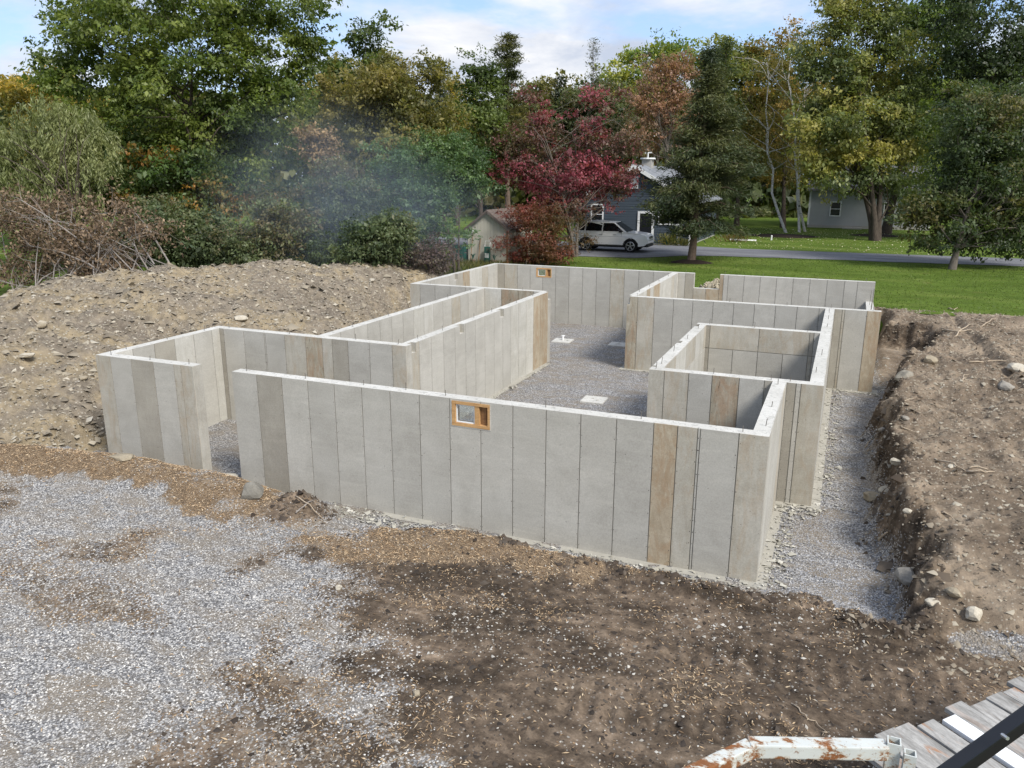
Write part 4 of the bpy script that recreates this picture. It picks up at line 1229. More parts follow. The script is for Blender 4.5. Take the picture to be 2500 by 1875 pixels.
MB().box(-2.54, -2.30, -.82, .82, .36, .58).build('rear_valance', MATS['car_trim'], car, bevel=.03)
MB().box(-2.2, 2.1, -.84, .84, .28, .5).build('underbody', MATS['car_trim'], car)

# ------------------------------------------------------------------ trees and shrubs
def base(u, D, z=1.55):
    b = (FW[2] - (z - CAM[2]) / D) / UP[2]
    a = (u * S22 - 1250.0) / FPX
    p = CAM + D * (FW + RT * a - UP * b)
    zz = float(lawn_z(np.array(p[0]), np.array(p[1])))
    return np.array([p[0], p[1], min(zz, 1.7)])
def unit(v):
    return v / (np.linalg.norm(v, axis=-1, keepdims=True) + 1e-9)
def leaf_obj(name, C, D, Nn, L, W, col, mat, parent):
    """leaves as folded diamond blades: centre, axis, normal, length, width, colour"""
    D = unit(D)
    Sd = unit(np.cross(D, Nn))
    Nn = np.cross(Sd, D)
    L, W = L[:, None], W[:, None]
    b, t = C - D * L * .5, C + D * L * .5
    l, r = C + Sd * W * .5 + Nn * W * .18 - D * L * .06, C - Sd * W * .5 + Nn * W * .18 - D * L * .06
    V = np.stack([b, r, t, l], 1).reshape(-1, 3)
    F = np.arange(len(V)).reshape(-1, 4)
    return np_mesh(name, V, F, mat, parent, col=np.repeat(col, 4, 0))
def lobes_world(lobes, D, deep=.85):
    out = []
    for (u, v, ru, rv, *e) in lobes:
        dd = D + (e[0] if e else 0)
        out.append((atd(u, v, dd), ru * S22 / FPX * dd, ru * S22 / FPX * dd * deep, rv * S22 / FPX * dd))
    return out
def clumps(lobes, n, rng, shell=.45):
    vol = np.array([l[1] * l[2] * l[3] for l in lobes]) ** .75
    k = rng.choice(len(lobes), n, p=vol / vol.sum())
    d = unit(rng.normal(size=(n, 3)))
    r = rng.uniform(shell ** 2.2, 1, n) ** (1 / 2.2)
    c = np.array([l[0] for l in lobes])[k]
    R = np.array([l[1:] for l in lobes])[k]
    r = np.clip(r * (1 + .17 * rng.normal(size=n)), .2, 1.45)
    off = d * r[:, None] * R
    P = c + RT * off[:, :1] + FH * off[:, 1:2] + np.array([0, 0, 1.0]) * off[:, 2:]
    dw = unit(RT * (d[:, :1] / R[:, :1]) + FH * (d[:, 1:2] / R[:, 1:2]) + np.array([0, 0, 1.0]) * (d[:, 2:] / R[:, 2:]))
    return P, dw
def pal(colors, t):
    colors = np.array(colors, float)
    t = np.clip(t, 0, 1) * (len(colors) - 1)
    i = np.minimum(t.astype(int), len(colors) - 2)
    f = (t - i)[:, None]
    return colors[i] * (1 - f) + colors[i + 1] * f
def limb(mb, p, q, r0, r1, rng, bend=.12, n=5, sides=5):
    p, q = np.array(p, float), np.array(q, float)
    L = np.linalg.norm(q - p)
    off = rng.normal(size=3) * L * bend
    off[2] += L * bend * .6
    pts, rad = [], []
    for k in range(n):
        t = k / (n - 1)
        pts.append(p + (q - p) * t + off * math.sin(math.pi * t) + rng.normal(size=3) * L * .012 * (0 < t < 1))
        rad.append(r0 + (r1 - r0) * t)
    mb.tube(pts, rad, sides, cap=False)
    return pts
def broadleaf(name, label, cat, D, lobes, trunk_u, nclump, nleaf, size, colors, seed, bark_='bark_dark', tr=.22, shell=.45, csize=.55, limbs=34, deep=.85, top_v=None,
              fork=.35, aspect=.55, group=None, droop=.35, mat='leaf', patch=.8, ztrunk=1.55, lean=0.0, multi=1, gapk=0.0, hfrac=.86):
    rng = np.random.default_rng(seed)
    nleaf, size, csize = int(nleaf * 1.36), size * 1.08, csize * 1.62
    lw = lobes_world(lobes, D, deep)
    P, dw = clumps(lw, nclump, rng, shell)
    if gapk:
        keep = fbm(P[:, 0] * gapk + seed, (P[:, 2] + P[:, 1]) * gapk, 2, seed) > -.28
        P, dw = P[keep], dw[keep]
    b = base(trunk_u, D, ztrunk)
    P[:, 2] = np.maximum(P[:, 2], b[2] + .25)
    root = empty(name, b, label=label, cat=cat, group=group)
    # trunk and limbs
    mb = MB()
    zc = np.array([l[0][2] for l in lw])
    hi_ = max(lw, key=lambda l: l[0][2])
    top = hi_[0][2]
    top = float(np.array(base(trunk_u, D, ztrunk))[2] * (1 - hfrac) + top * hfrac)
    lowz = min(l[0][2] - l[3] for l in lw)
    cen = np.average(np.array([l[0] for l in lw]), axis=0, weights=[l[1] for l in lw])
    forkz = b[2] + (top - b[2]) * fork
    pts_all = []
    for mI in range(multi):
        ang = 2 * math.pi * mI / max(1, multi) + .6
        spread = 0 if multi == 1 else .22 * (top - b[2])
        tip = np.array([b[0] * .1 + cen[0] * .3 + hi_[0][0] * .6 + spread * math.cos(ang), b[1] * .1 + cen[1] * .3 + hi_[0][1] * .6 + spread * math.sin(ang), top])
        p0 = b + np.array([.12 * math.cos(ang), .12 * math.sin(ang), 0]) * (multi > 1)
        n = 9
        pts, rad = [], []
        w1, w2 = rng.normal(size=2) * .12
        for k in range(n):
            t = k / (n - 1)
            p = p0 + (tip - p0) * np.array([t ** 1.3, t ** 1.3, t])
            p = p + np.array([w1 * math.sin(4 * t), w2 * math.sin(5 * t), 0]) * tr * 3
            pts.append(p)
            rad.append(tr * (1.35 - .35 * min(1, t * 9)) * (1 - t) ** 1.25 + .012)
        pts[0] = pts[0] - np.array([0, 0, .25])
        mb.tube(pts, rad, 9, cap=False)
        pts_all.append((pts, rad))
    idx = rng.choice(len(P), min(limbs, len(P)), replace=False)
    off = np.array(b)
    for j in idx:
        pts, rad = pts_all[rng.integers(multi)]
        zt = np.clip((P[j, 2] - b[2]) / (top - b[2]) - rng.uniform(.12, .34), fork * .8, .93)
        k = zt * 8
        i0 = min(int(k), 7)
        f = k - i0
        s = pts[i0] * (1 - f) + pts[i0 + 1] * f
        r = min((rad[i0] * (1 - f) + rad[i0 + 1] * f) * .5, .30 * tr + .01)
        lp = limb(mb, s, P[j], r, .012, rng)
        for _ in range(2):
            jj = rng.integers(len(P))
            near_ = np.argmin(np.linalg.norm(P - lp[2], axis=1) + rng.uniform(0, 2.0, len(P)))
            limb(mb, lp[2], P[near_], r * .45, .008, rng, n=4, sides=4)
    mb.v = [tuple(np.array(v) - off) for v in mb.v]
    mb.build('trunk', MATS[bark_], root, smooth=True)
    # leaves
    # leaves sit in sprays: a spray's leaves share their facing, so that boughs read as light and dark masses
    cs = csize * rng.uniform(.6, 1.35, len(P))
    ntw = max(60, nleaf // 13)
    kt = rng.integers(len(P), size=ntw)
    to = np.clip(rng.normal(size=(ntw, 3)), -1.75, 1.75) * np.array([1, 1, .62]) * cs[kt][:, None] * .55
    Tc = P[kt] + to
    tout = unit(dw[kt] + unit(to) * .7)
    tn = unit(tout * .55 + np.array([0, 0, .8]) + rng.normal(size=(ntw, 3)) * .45)
    k = rng.integers(ntw, size=nleaf)
    C = Tc[k] + np.clip(rng.normal(size=(nleaf, 3)), -2, 2) * np.array([1, 1, .6]) * size * 1.0
    C[:, 2] = np.maximum(C[:, 2], b[2] + .05)
    Nn = unit(tn[k] + rng.normal(size=(nleaf, 3)) * .38)
    Dr = unit(tout[k] * .6 + rng.normal(size=(nleaf, 3)) * .6 - np.array([0, 0, droop]))
    L = size * np.exp(rng.normal(size=nleaf) * .30)
    tp = fbm(P[:, 0] * .55 + seed, P[:, 2] * .7 + P[:, 1] * .3, 3, seed + 3) * patch + .5 + rng.normal(size=len(P)) * .12
    tw_t = tp[kt] + rng.normal(size=ntw) * .13
    tw_b = rng.uniform(.78, 1.22, ntw)
    col = pal(colors, tw_t[k] + rng.normal(size=nleaf) * .06)
    col = col * (tw_b[k] * rng.uniform(.82, 1.18, nleaf))[:, None] * np.array([1.95, 1.85, 1.75])
    leaf_obj('crown', C - off, Dr, Nn, L, L * aspect, col, MATS[mat], root)
    return root
DKG = [(0.026, 0.042, 0.013), (0.048, 0.072, 0.019), (0.076, 0.102, 0.026)]
MIDG = [(0.042, 0.058, 0.018), (0.080, 0.102, 0.027), (0.130, 0.145, 0.038)]
OLIVE = [(0.055, 0.062, 0.020), (0.095, 0.094, 0.030), (0.140, 0.122, 0.040)]
GOLD = [(0.055, 0.070, 0.020), (0.130, 0.115, 0.028), (0.260, 0.190, 0.040)]
SAGE = [(0.095, 0.110, 0.045), (0.160, 0.175, 0.075), (0.225, 0.230, 0.105)]
BURG = [(0.060, 0.058, 0.034), (0.085, 0.052, 0.040), (0.082, 0.036, 0.036), (0.120, 0.030, 0.043), (0.190, 0.052, 0.074)]
RUST = [(0.050, 0.044, 0.020), (0.080, 0.042, 0.022), (0.115, 0.030, 0.024)]
PINK = [(0.090, 0.070, 0.045), (0.150, 0.090, 0.062), (0.200, 0.125, 0.085)]
YG = [(0.040, 0.070, 0.020), (0.085, 0.125, 0.026), (0.200, 0.205, 0.040)]
BLUG = [(0.028, 0.044, 0.024), (0.052, 0.074, 0.036), (0.080, 0.102, 0.050), (0.075, 0.066, 0.036)]

# --- left to right, behind the spoil heap
broadleaf('golden_tree', 'golden green tree at the far left edge behind the willow', 'tree', 52, [(20, 260, 120, 105), (110, 235, 90, 75), (180, 260, 70, 70), (40, 380, 120, 100)], 60, 130, 15000, .22, GOLD, 101, limbs=26)
broadleaf('spreading_oak', 'very tall spreading green tree with dark limbs, its top cut by the frame', 'tree', 43,
          [(420, 190, 190, 150), (250, 130, 140, 110), (600, 110, 105, 120), (570, 250, 120, 110), (300, 300, 130, 80), (160, 100, 62, 62), (420, 10, 230, 110), (650, 30, 70, 80), (130, 165, 45, 40), (430, 330, 150, 70), (200, 20, 80, 60)],
          420, 340, 72000, .18, [(0.024, 0.040, 0.010), (0.046, 0.072, 0.015), (0.074, 0.102, 0.022), (0.105, 0.130, 0.030)], 102, tr=.42, limbs=60, csize=.66, fork=.16, patch=.7)
broadleaf('understorey_maple', 'low orange tinged maple under the tall spreading tree', 'tree', 40.5, [(330, 380, 90, 60), (480, 400, 110, 60), (250, 420, 80, 45), (420, 440, 110, 45)], 400, 70, 9000, .17,
          [(0.024, 0.045, 0.012), (0.040, 0.070, 0.016), (0.055, 0.062, 0.018), (0.19, 0.095, 0.020)], 103, limbs=20, patch=.8, tr=.12)
broadleaf('dark_ash_tree', 'dark green ragged tree rising behind the olive tree', 'tree', 52, [(780, 150, 75, 80), (800, 95, 45, 40), (730, 190, 60, 80), (850, 150, 40, 40), (790, 260, 90, 80)], 780, 90, 11000, .22, DKG, 104, limbs=28, gapk=.7)
broadleaf('olive_tree', 'broad olive and yellow brown tree right of the tall green tree', 'tree', 41,
          [(830, 230, 110, 90), (900, 200, 70, 70), (760, 220, 75, 80), (870, 310, 120, 80), (720, 300, 60, 70), (940, 260, 50, 60), (860, 150, 40, 35)], 840, 190, 30000, .15, OLIVE, 105, limbs=34, tr=.2, csize=.5)
broadleaf('bronze_sapling', 'slim sapling with dry tan leaves in front of the green thicket', 'tree', 37, [(690, 315, 22, 34), (700, 355, 26, 40), (672, 290, 14, 18)], 690, 26, 2600, .13, [(0.085, 0.060, 0.030), (0.120, 0.088, 0.048), (0.165, 0.122, 0.072)], 106, tr=.05, limbs=14, csize=.42, mat='dry_leaf')
broadleaf('ivy_column_tree', 'tall narrow dark green tree standing like a column in front of the pine', 'tree', 47, [(1042, 150, 36, 45), (1040, 220, 42, 60), (1045, 300, 52, 70), (1030, 370, 60, 60)], 1042, 90, 12000, .16, DKG, 107, limbs=20, csize=.42, tr=.18)
# thicket of shrubs along the heap
SH = [(('leafy_shrub', 'green shrub right of the brown brush pile'), 34.5, [(330, 500, 95, 60), (260, 540, 70, 50)], BLUG, 111),
      (('leafy_shrub', 'green shrub below the orange tinged maple'), 35, [(470, 520, 90, 55), (430, 560, 80, 40)], BLUG, 112),
      (('leafy_shrub', 'blue green shrub in the thick of the smoke'), 34.5, [(600, 500, 90, 75), (560, 550, 90, 45)], BLUG, 113),
      (('leafy_shrub', 'blue green shrub right of the smoke, taller than its neighbours'), 35.5, [(740, 440, 85, 80), (720, 530, 90, 60)], BLUG, 114),
      (('leafy_shrub', 'dense green shrub left of the garden shed'), 36.5, [(870, 410, 100, 90), (935, 430, 65, 85), (880, 500, 85, 70), (965, 505, 42, 62)], [(0.028, 0.055, 0.022), (0.050, 0.088, 0.034), (0.075, 0.115, 0.045)], 115),
      (('leafy_shrub', 'dense green shrub whose boughs hang over the shed roof'), 39.5, [(985, 375, 80, 70), (940, 330, 80, 60)], [(0.028, 0.055, 0.022), (0.050, 0.088, 0.034), (0.075, 0.115, 0.045)], 116),
      (('leafy_shrub', 'low shrub behind the right end of the spoil heap'), 33.5, [(800, 530, 60, 45), (840, 500, 40, 40)], BLUG, 117),
      (('leafy_shrub', 'dark green shrub behind the willow'), 41, [(120, 420, 120, 70), (230, 400, 70, 60), (20, 420, 80, 60)], DKG, 118)]
for (nm, lab), D, lob, colr, sd in SH:
    broadleaf(nm, lab, 'shrub', D, lob, lob[0][0], 110, 14500, .12, colr, sd, tr=.05, limbs=20, csize=.42, fork=.08, multi=3, shell=.3, group='thicket shrubs')
broadleaf('twiggy_shrub', 'purplish grey twiggy shrub at the left foot of the shed', 'shrub', 34.5, [(930, 555, 62, 34), (880, 565, 45, 26)], 930, 60, 5200, .085, [(0.055, 0.042, 0.044), (0.085, 0.066, 0.066), (0.075, 0.075, 0.05)], 119, tr=.035, limbs=46, csize=.35, fork=.05, multi=4, bark_='bark_grey', shell=.2)
# far trees in the middle
broadleaf('far_maple', 'far green and yellow maple behind the pinkish tree', 'tree', 78, [(1420, 150, 70, 55), (1350, 175, 55, 50), (1480, 130, 40, 40), (1400, 220, 100, 70)], 1400, 110, 12000, .30, YG, 121, limbs=22, csize=.9, tr=.25)
broadleaf('pinkish_tree', 'thinly leaved pinkish brown tree left of the cedar top', 'tree', 66, [(1430, 200, 65, 60), (1460, 160, 45, 40), (1400, 270, 55, 70), (1470, 260, 55, 60)], 1430, 120, 12000, .17, PINK, 122, limbs=60, csize=.6, bark_='bark_grey', tr=.18)
broadleaf('far_olive_tree', 'far olive tree between the pine and the bare topped conifer', 'tree', 76, [(1190, 215, 60, 45), (1140, 235, 40, 50), (1230, 230, 40, 40), (1180, 290, 90, 60)], 1180, 80, 8000, .30, OLIVE, 123, limbs=16, csize=.9)
broadleaf('far_green_tree', 'far grey green tree above the red tree', 'tree', 72, [(1290, 215, 50, 50), (1250, 260, 70, 60), (1330, 260, 60, 60)], 1285, 80, 8000, .28, BLUG, 124, limbs=16, csize=.85)
broadleaf('far_gold_tree', 'far golden green tree left of the dark column tree', 'tree', 74, [(985, 225, 45, 40), (960, 270, 60, 60), (1010, 280, 40, 50)], 985, 70, 6500, .28, GOLD, 125, limbs=14, csize=.85)
broadleaf('far_poplar', 'far light green tree between the cedar and the birches', 'tree', 74, [(1590, 140, 55, 55), (1540, 170, 45, 60), (1640, 150, 45, 50), (1600, 230, 90, 70)], 1590, 100, 10000, .28, MIDG, 126, limbs=20, csize=.8)
broadleaf('birch_backdrop_tree', 'rusty gold tree filling in behind the white birches', 'tree', 72, [(1700, 110, 60, 60), (1660, 200, 65, 80), (1730, 190, 60, 80), (1690, 320, 75, 90), (1640, 300, 40, 60)], 1690, 130, 15000, .22, [(0.075, 0.070, 0.020), (0.135, 0.105, 0.026), (0.190, 0.125, 0.030)], 127, limbs=24, csize=.7)
# burgundy tree and burning bush by the drive
broadleaf('burgundy_tree', 'burgundy leaved tree with bare grey twigs between the shed and the blue house', 'tree', 46.3,
          [(1150, 270, 42, 52), (1130, 330, 62, 55), (1290, 245, 50, 58), (1370, 315, 42, 34), (1155, 232, 30, 34), (1088, 318, 36, 34), (1345, 385, 45, 38), (1235, 300, 75, 65), (1330, 310, 65, 45), (1200, 380, 95, 50), (1290, 380, 75, 55), (1110, 350, 45, 45), (1230, 425, 85, 42), (1310, 420, 60, 36), (1195, 455, 60, 30)],
          1240, 210, 21000, .145, BURG, 131, bark_='bark_grey', tr=.085, limbs=90, csize=.48, fork=.16, patch=1.0, shell=.35, multi=3)
broadleaf('burning_bush', 'rounded rusty red shrub in front of the shed corner', 'shrub', 42.3, [(1165, 512, 76, 46), (1145, 542, 66, 28), (1180, 472, 58, 34), (1195, 525, 42, 36), (1125, 478, 40, 28), (1150, 458, 36, 22)], 1165, 110, 15000, .105, RUST, 132, tr=.05, limbs=50, csize=.34, fork=.06, multi=4, shell=.3, aspect=.42, droop=.1)
# birches
for k, (u, lean_u, vt_, rr) in enumerate(((1700, 1655, 130, .13), (1726, 1745, 170, .12), (1740, 1700, 60, .12))):
    D = 66.0 + k * .6
    b = base(u, D)
    root = empty('white_birch', b, label=('white birch stem leaning far left over the lawn', 'white birch stem at the right of its clump', 'tallest white birch stem of the clump')[k], cat='tree', group='clump of white birches')
    rng = np.random.default_rng(140 + k)
    mb = MB()
    tip = atd(lean_u, vt_, D)
    stem = limb(mb, b - np.array([0, 0, .3]), tip, rr, .03, rng, bend=.03, n=9, sides=7)
    P = []
    for j in range(16):
        i0 = rng.integers(3, 8)
        s = stem[i0]
        e = s + np.array([*(RT[:2] * rng.normal() * 1.9 + FH[:2] * rng.normal() * 1.2), rng.uniform(.6, 2.6)])
        lp = limb(mb, s, e, rr * .35, .012, rng, sides=5)
        P += [lp[-1], lp[3], lp[2]]
    mb.v = [tuple(np.array(v) - b) for v in mb.v]
    mb.build('trunk', MATS['bark_birch'], root, smooth=True)
    P = np.array(P)
    kk = rng.integers(len(P), size=4200)
    C = P[kk] + rng.normal(size=(4200, 3)) * np.array([.55, .55, .5]) - np.array([0, 0, .25])
    col = pal([(0.075, 0.085, 0.022), (0.140, 0.130, 0.030), (0.210, 0.165, 0.040)], rng.random(4200)) * rng.uniform(.7, 1.3, (4200, 1))
    leaf_obj('crown', C - b, rng.normal(size=(4200, 3)) - np.array([0, 0, .8]), rng.normal(size=(4200, 3)) + np.array([0, 0, .5]), .13 * rng.uniform(.7, 1.3, 4200), .08 * rng.uniform(.7, 1.3, 4200), col * 1.4, MATS['leaf'], root)
# right hand trees
broadleaf('silver_maple', 'big yellow and green maple with forked trunk in a dark mulch ring', 'tree', 58,
          [(1860, 70, 110, 90), (1800, 160, 85, 90), (1920, 160, 80, 95), (1850, 260, 120, 90), (1770, 300, 70, 70), (1940, 270, 70, 80), (1830, 360, 110, 50), (1920, 370, 75, 50), (1750, 370, 45, 40), (1860, -10, 90, 60)],
          1890, 260, 40000, .22, [(0.046, 0.062, 0.026), (0.070, 0.092, 0.034), (0.098, 0.120, 0.040), (0.140, 0.150, 0.045), (0.185, 0.175, 0.05)], 151, tr=.25, limbs=44, csize=.72, fork=.12, multi=3, patch=1.0, hfrac=.6)
broadleaf('second_maple', 'darker maple directly behind the big yellow and green one', 'tree', 65, [(2000, 110, 90, 100), (1990, 260, 90, 90), (1970, 380, 70, 60), (2020, 20, 90, 80)], 1912, 120, 14000, .26, [(0.036, 0.060, 0.018), (0.062, 0.100, 0.024), (0.115, 0.140, 0.032)], 152, tr=.35, limbs=30, csize=.85, fork=.2)
broadleaf('dark_edge_tree', 'very tall dark green tree filling the right edge of the frame', 'tree', 55, [(2150, 60, 130, 120), (2180, 200, 110, 130), (2080, 150, 70, 110), (2120, 300, 110, 90), (2230, 330, 90, 110), (2080, -10, 70, 70)], 2190, 190, 32000, .20, [(0.012, 0.021, 0.009), (0.021, 0.034, 0.013), (0.034, 0.050, 0.018)], 153, tr=.35, limbs=34, csize=.75, fork=.2)
broadleaf('lawn_pear_tree', 'round dark green tree with a short leaning trunk at the edge of the near lawn', 'tree', 40.3,
          [(2090, 400, 100, 80), (2160, 370, 100, 110), (2050, 470, 85, 55), (2150, 480, 95, 55), (2080, 320, 80, 70), (2220, 450, 80, 80), (1990, 460, 50, 45), (2120, 270, 90, 60), (2170, 215, 90, 55), (2060, 520, 90, 22), (2170, 530, 60, 20)],
          2055, 240, 34000, .145, [(0.018, 0.030, 0.013), (0.032, 0.050, 0.019), (0.052, 0.072, 0.026), (0.08, 0.075, 0.03)], 154, tr=.16, limbs=50, csize=.5, fork=.17, bark_='bark_grey')

# --- conifers
def conifer(name, label, D, u, top_v, base_v, half_u, nbr, nl, colors, seed, tr=.2, L=.30, W=.075, droop=.25, bark_='bark_red', taper=1.0, start=.12, asym=0.0, sparse=0.0, flat=.5, tip_u=None):
    rng = np.random.default_rng(seed)
    b = base(u, D)
    root = empty(name, b, label=label, cat='tree')
    top = atd(u, top_v, D)
    top = atd(tip_u, top_v, D) if tip_u else np.array([b[0] * .9 + top[0] * .1, b[1] * .9 + top[1] * .1, top[2]])
    Ht = top[2] - b[2]
    Rm = half_u * S22 / FPX * D
    mb = MB()
    n = 10
    tp = [b + (top - b) * k / (n - 1) + np.array([.05 * math.sin(k * 1.3), .05 * math.cos(k), 0]) for k in range(n)]
    tp[0] = tp[0] - np.array([0, 0, .25])
    mb.tube(tp, [tr * (1 - .93 * k / (n - 1)) * (1.25 if k == 0 else 1) for k in range(n)], 9, cap=False)
    ctr, dirs = [], []
    for k in range(nbr):
        t = start + (1 - start) * (k + rng.random()) / nbr
        R = Rm * ((1 - t) ** taper * (1 - .35 * math.exp(-((t - start) / .08) ** 2)) + .03) * rng.uniform(.45, 1.22)
        a = rng.uniform(0, 2 * math.pi)
        dh = RT * math.cos(a) + FH * math.sin(a)
        if asym: R *= 1 + asym * (dh @ RT)
        s = b + (top - b) * t
        e = s + dh * R + np.array([0, 0, R * (rng.uniform(-.05, .28) - droop * .3)])
        pts = [s, s + (e - s) * .5 + np.array([0, 0, R * .10]), e - np.array([0, 0, droop * R * .35])]
        mb.tube(pts, [tr * (1 - t) * .32 + .012, tr * (1 - t) * .16 + .008, .005], 4, cap=False)
        m = max(3, int(R / .17))
        for j in range(m):
            f = (j + rng.random()) / m
            f = .16 + .84 * f
            p = pts[0] * (1 - f) ** 2 + 2 * pts[1] * f * (1 - f) + pts[2] * f * f
            side = np.cross(dh, (0, 0, 1.0)) * rng.normal() * R * .17 * (1.15 - f * .6)
            ctr.append(p + side)
            dirs.append(dh + side / (R + .1) * 1.2)
    ctr, dirs = np.array(ctr), np.array(dirs)
    mb.v = [tuple(np.array(v) - b) for v in mb.v]
    mb.build('trunk', MATS[bark_], root, smooth=True)
    k = rng.integers(len(ctr), size=nl)
    C = ctr[k] + rng.normal(size=(nl, 3)) * np.array([.26, .26, .26 * flat])
    Dr = unit(dirs[k]) + rng.normal(size=(nl, 3)) * .55 + np.array([0, 0, .12 - droop])
    Nn = np.array([0, 0, 1.0]) + rng.normal(size=(nl, 3)) * .5
    tt = fbm(ctr[:, 0] * .9, ctr[:, 2] * .9 + ctr[:, 1] * .5, 3, seed) * .9 + .5
    col = pal(colors, tt[k] + rng.normal(size=nl) * .12) * rng.uniform(.65, 1.35, (nl, 1)) * 1.45
    s = rng.uniform(.6, 1.4, nl)
    leaf_obj('crown', C - b, Dr, Nn, L * s, W * s, col, MATS['needle'], root)
    return root
conifer('dark_cedar', 'broad dark cedar with layered boughs in front of the blue house', 43.5, 1491, 108, 565, 190, 170, 52000, [(0.026, 0.038, 0.021), (0.048, 0.062, 0.030), (0.090, 0.094, 0.036)], 161, tr=.21, L=.26, W=.055, droop=.22, taper=1.08, start=.13, asym=.22, tip_u=1535)
conifer('white_pine', 'tall pine with tiered boughs standing against the sky behind the column tree', 60, 1095, 92, 560, 88, 110, 17000, [(0.035, 0.050, 0.020), (0.070, 0.080, 0.028), (0.11, 0.105, 0.035)], 162, tr=.25, L=.34, W=.06, droop=-.12, taper=.55, start=.35, flat=.35)
conifer('thin_larch', 'thin see through grey conifer top above the red tree', 74, 1272, 100, 480, 42, 70, 3600, [(0.05, 0.06, 0.045), (0.08, 0.09, 0.065), (0.1, 0.1, 0.07)], 163, tr=.16, L=.22, W=.06, droop=.1, taper=.6, start=.3)
conifer('far_spruce', 'small dark spruce tip left of the thin conifer', 76, 1205, 172, 480, 44, 60, 5000, [(0.022, 0.034, 0.02), (0.04, 0.055, 0.03)], 164, tr=.16, L=.34, W=.09, droop=.2, taper=.8)
conifer('far_fir', 'dark fir tip behind the right side of the olive tree', 66, 955, 165, 500, 55, 70, 6500, [(0.022, 0.034, 0.018), (0.045, 0.055, 0.028)], 165, tr=.16, L=.32, W=.09, droop=.2, taper=.85)
conifer('spire_spruce', 'spiky dark green spruce top left of the birches', 68, 1545, 100, 480, 70, 80, 9000, [(0.03, 0.045, 0.018), (0.06, 0.08, 0.026)], 166, tr=.16, L=.34, W=.08, droop=.05, taper=.75)

# --- weeping willow
def willow():
    rng = np.random.default_rng(171)
    D = 37.5
    b = base(150, D)
    root = empty('weeping_willow', b, label='grey green weeping willow with drooping strands at the left', cat='tree')
    lw = lobes_world([(95, 245, 55, 38), (175, 258, 45, 34), (40, 300, 60, 40), (130, 310, 60, 40), (-20, 320, 60, 60), (215, 300, 42, 30), (190, 360, 55, 34), (90, 375, 70, 40), (20, 400, 60, 40), (150, 430, 70, 30)], D, .8)
    P, dw = clumps(lw, 620, rng, .5)
    P = P[P[:, 2] > b[2] + 1.2]
    mb = MB()
    tip = atd(120, 260, D)
    st = limb(mb, b - np.array([0, 0, .3]), tip, .26, .05, rng, bend=.04, n=8, sides=8)
    for j in rng.choice(len(P), 40, replace=False):
        limb(mb, st[rng.integers(2, 6)], P[j], .035, .008, rng, bend=.16)
    C, Dr = [], []
    for p in P:
        dh = unit(np.array([*rng.normal(size=2), 0]))
        Ls = rng.uniform(.5, 1.6)
        m = int(Ls / .026)
        t = np.arange(m) / m
        x = p + dh * (.42 * np.sqrt(t))[:, None] * Ls * .5 - np.array([0, 0, 1.0]) * (t ** 1.5 * Ls)[:, None]
        C.append(x + rng.normal(size=(m, 3)) * .07)
        Dr.append(np.tile(dh * .35 - np.array([0, 0, 1.0]), (m, 1)) + rng.normal(size=(m, 3)) * .42)
    C, Dr = np.concatenate(C), np.concatenate(Dr)
    n = len(C)
    C[:, 2] = np.maximum(C[:, 2], b[2] + .1)
    col = pal(SAGE, fbm(C[:, 0] * .5, C[:, 2] * .5, 3, 9) * .7 + .5 + rng.normal(size=n) * .12) * rng.uniform(.75, 1.25, (n, 1))
    mb.v = [tuple(np.array(v) - b) for v in mb.v]
    mb.build('trunk', MATS['bark_dark'], root, smooth=True)
    leaf_obj('crown', C - b, Dr, rng.normal(size=(n, 3)) + np.array([0, 0, .4]), .23 * rng.uniform(.7, 1.3, n), .055 * rng.uniform(.7, 1.4, n), col * 1.65, MATS['leaf'], root)
willow()

# --- the wood far behind, one mass
def far_wood():
    rng = np.random.default_rng(181)
    n = 34000
    u = rng.uniform(-150, 2400, n)
    D = rng.uniform(88, 112, n)
    prof_ = np.interp(u, [-150, 0, 700, 1000, 1300, 1600, 1900, 2400], [215, 190, 200, 225, 215, 190, 160, 140]) + 30 * fbm(u / 60, u * 0, 3, 77)
    v = prof_ + (480 - prof_) * rng.random(n) ** .8
    a, bb = (u * S22 - 1250) / FPX, (v * S22 - 937.5) / FPX
    C = CAM + D[:, None] * (FW + a[:, None] * RT - bb[:, None] * UP)
    C[:, 2] = np.maximum(C[:, 2], 1.7)
    t = fbm(u / 70, v / 70 + D / 9, 3, 78) * .9 + .5
    col = pal([(0.030, 0.048, 0.020), (0.060, 0.075, 0.026), (0.120, 0.105, 0.032)], t + rng.normal(size=n) * .1) * rng.uniform(.7, 1.3, (n, 1)) * 1.5
    s = rng.uniform(.9, 1.8, n)
    leaf_obj('distant_wood', C, rng.normal(size=(n, 3)), rng.normal(size=(n, 3)) + np.array([0, -.4, .6]), s, s * .7, col, MATS['leaf'], None)
    o = bpy.data.objects['distant_wood']
    tag(o, 'distant mixed wood closing the view behind the trees', 'wood', kind='stuff')
far_wood()

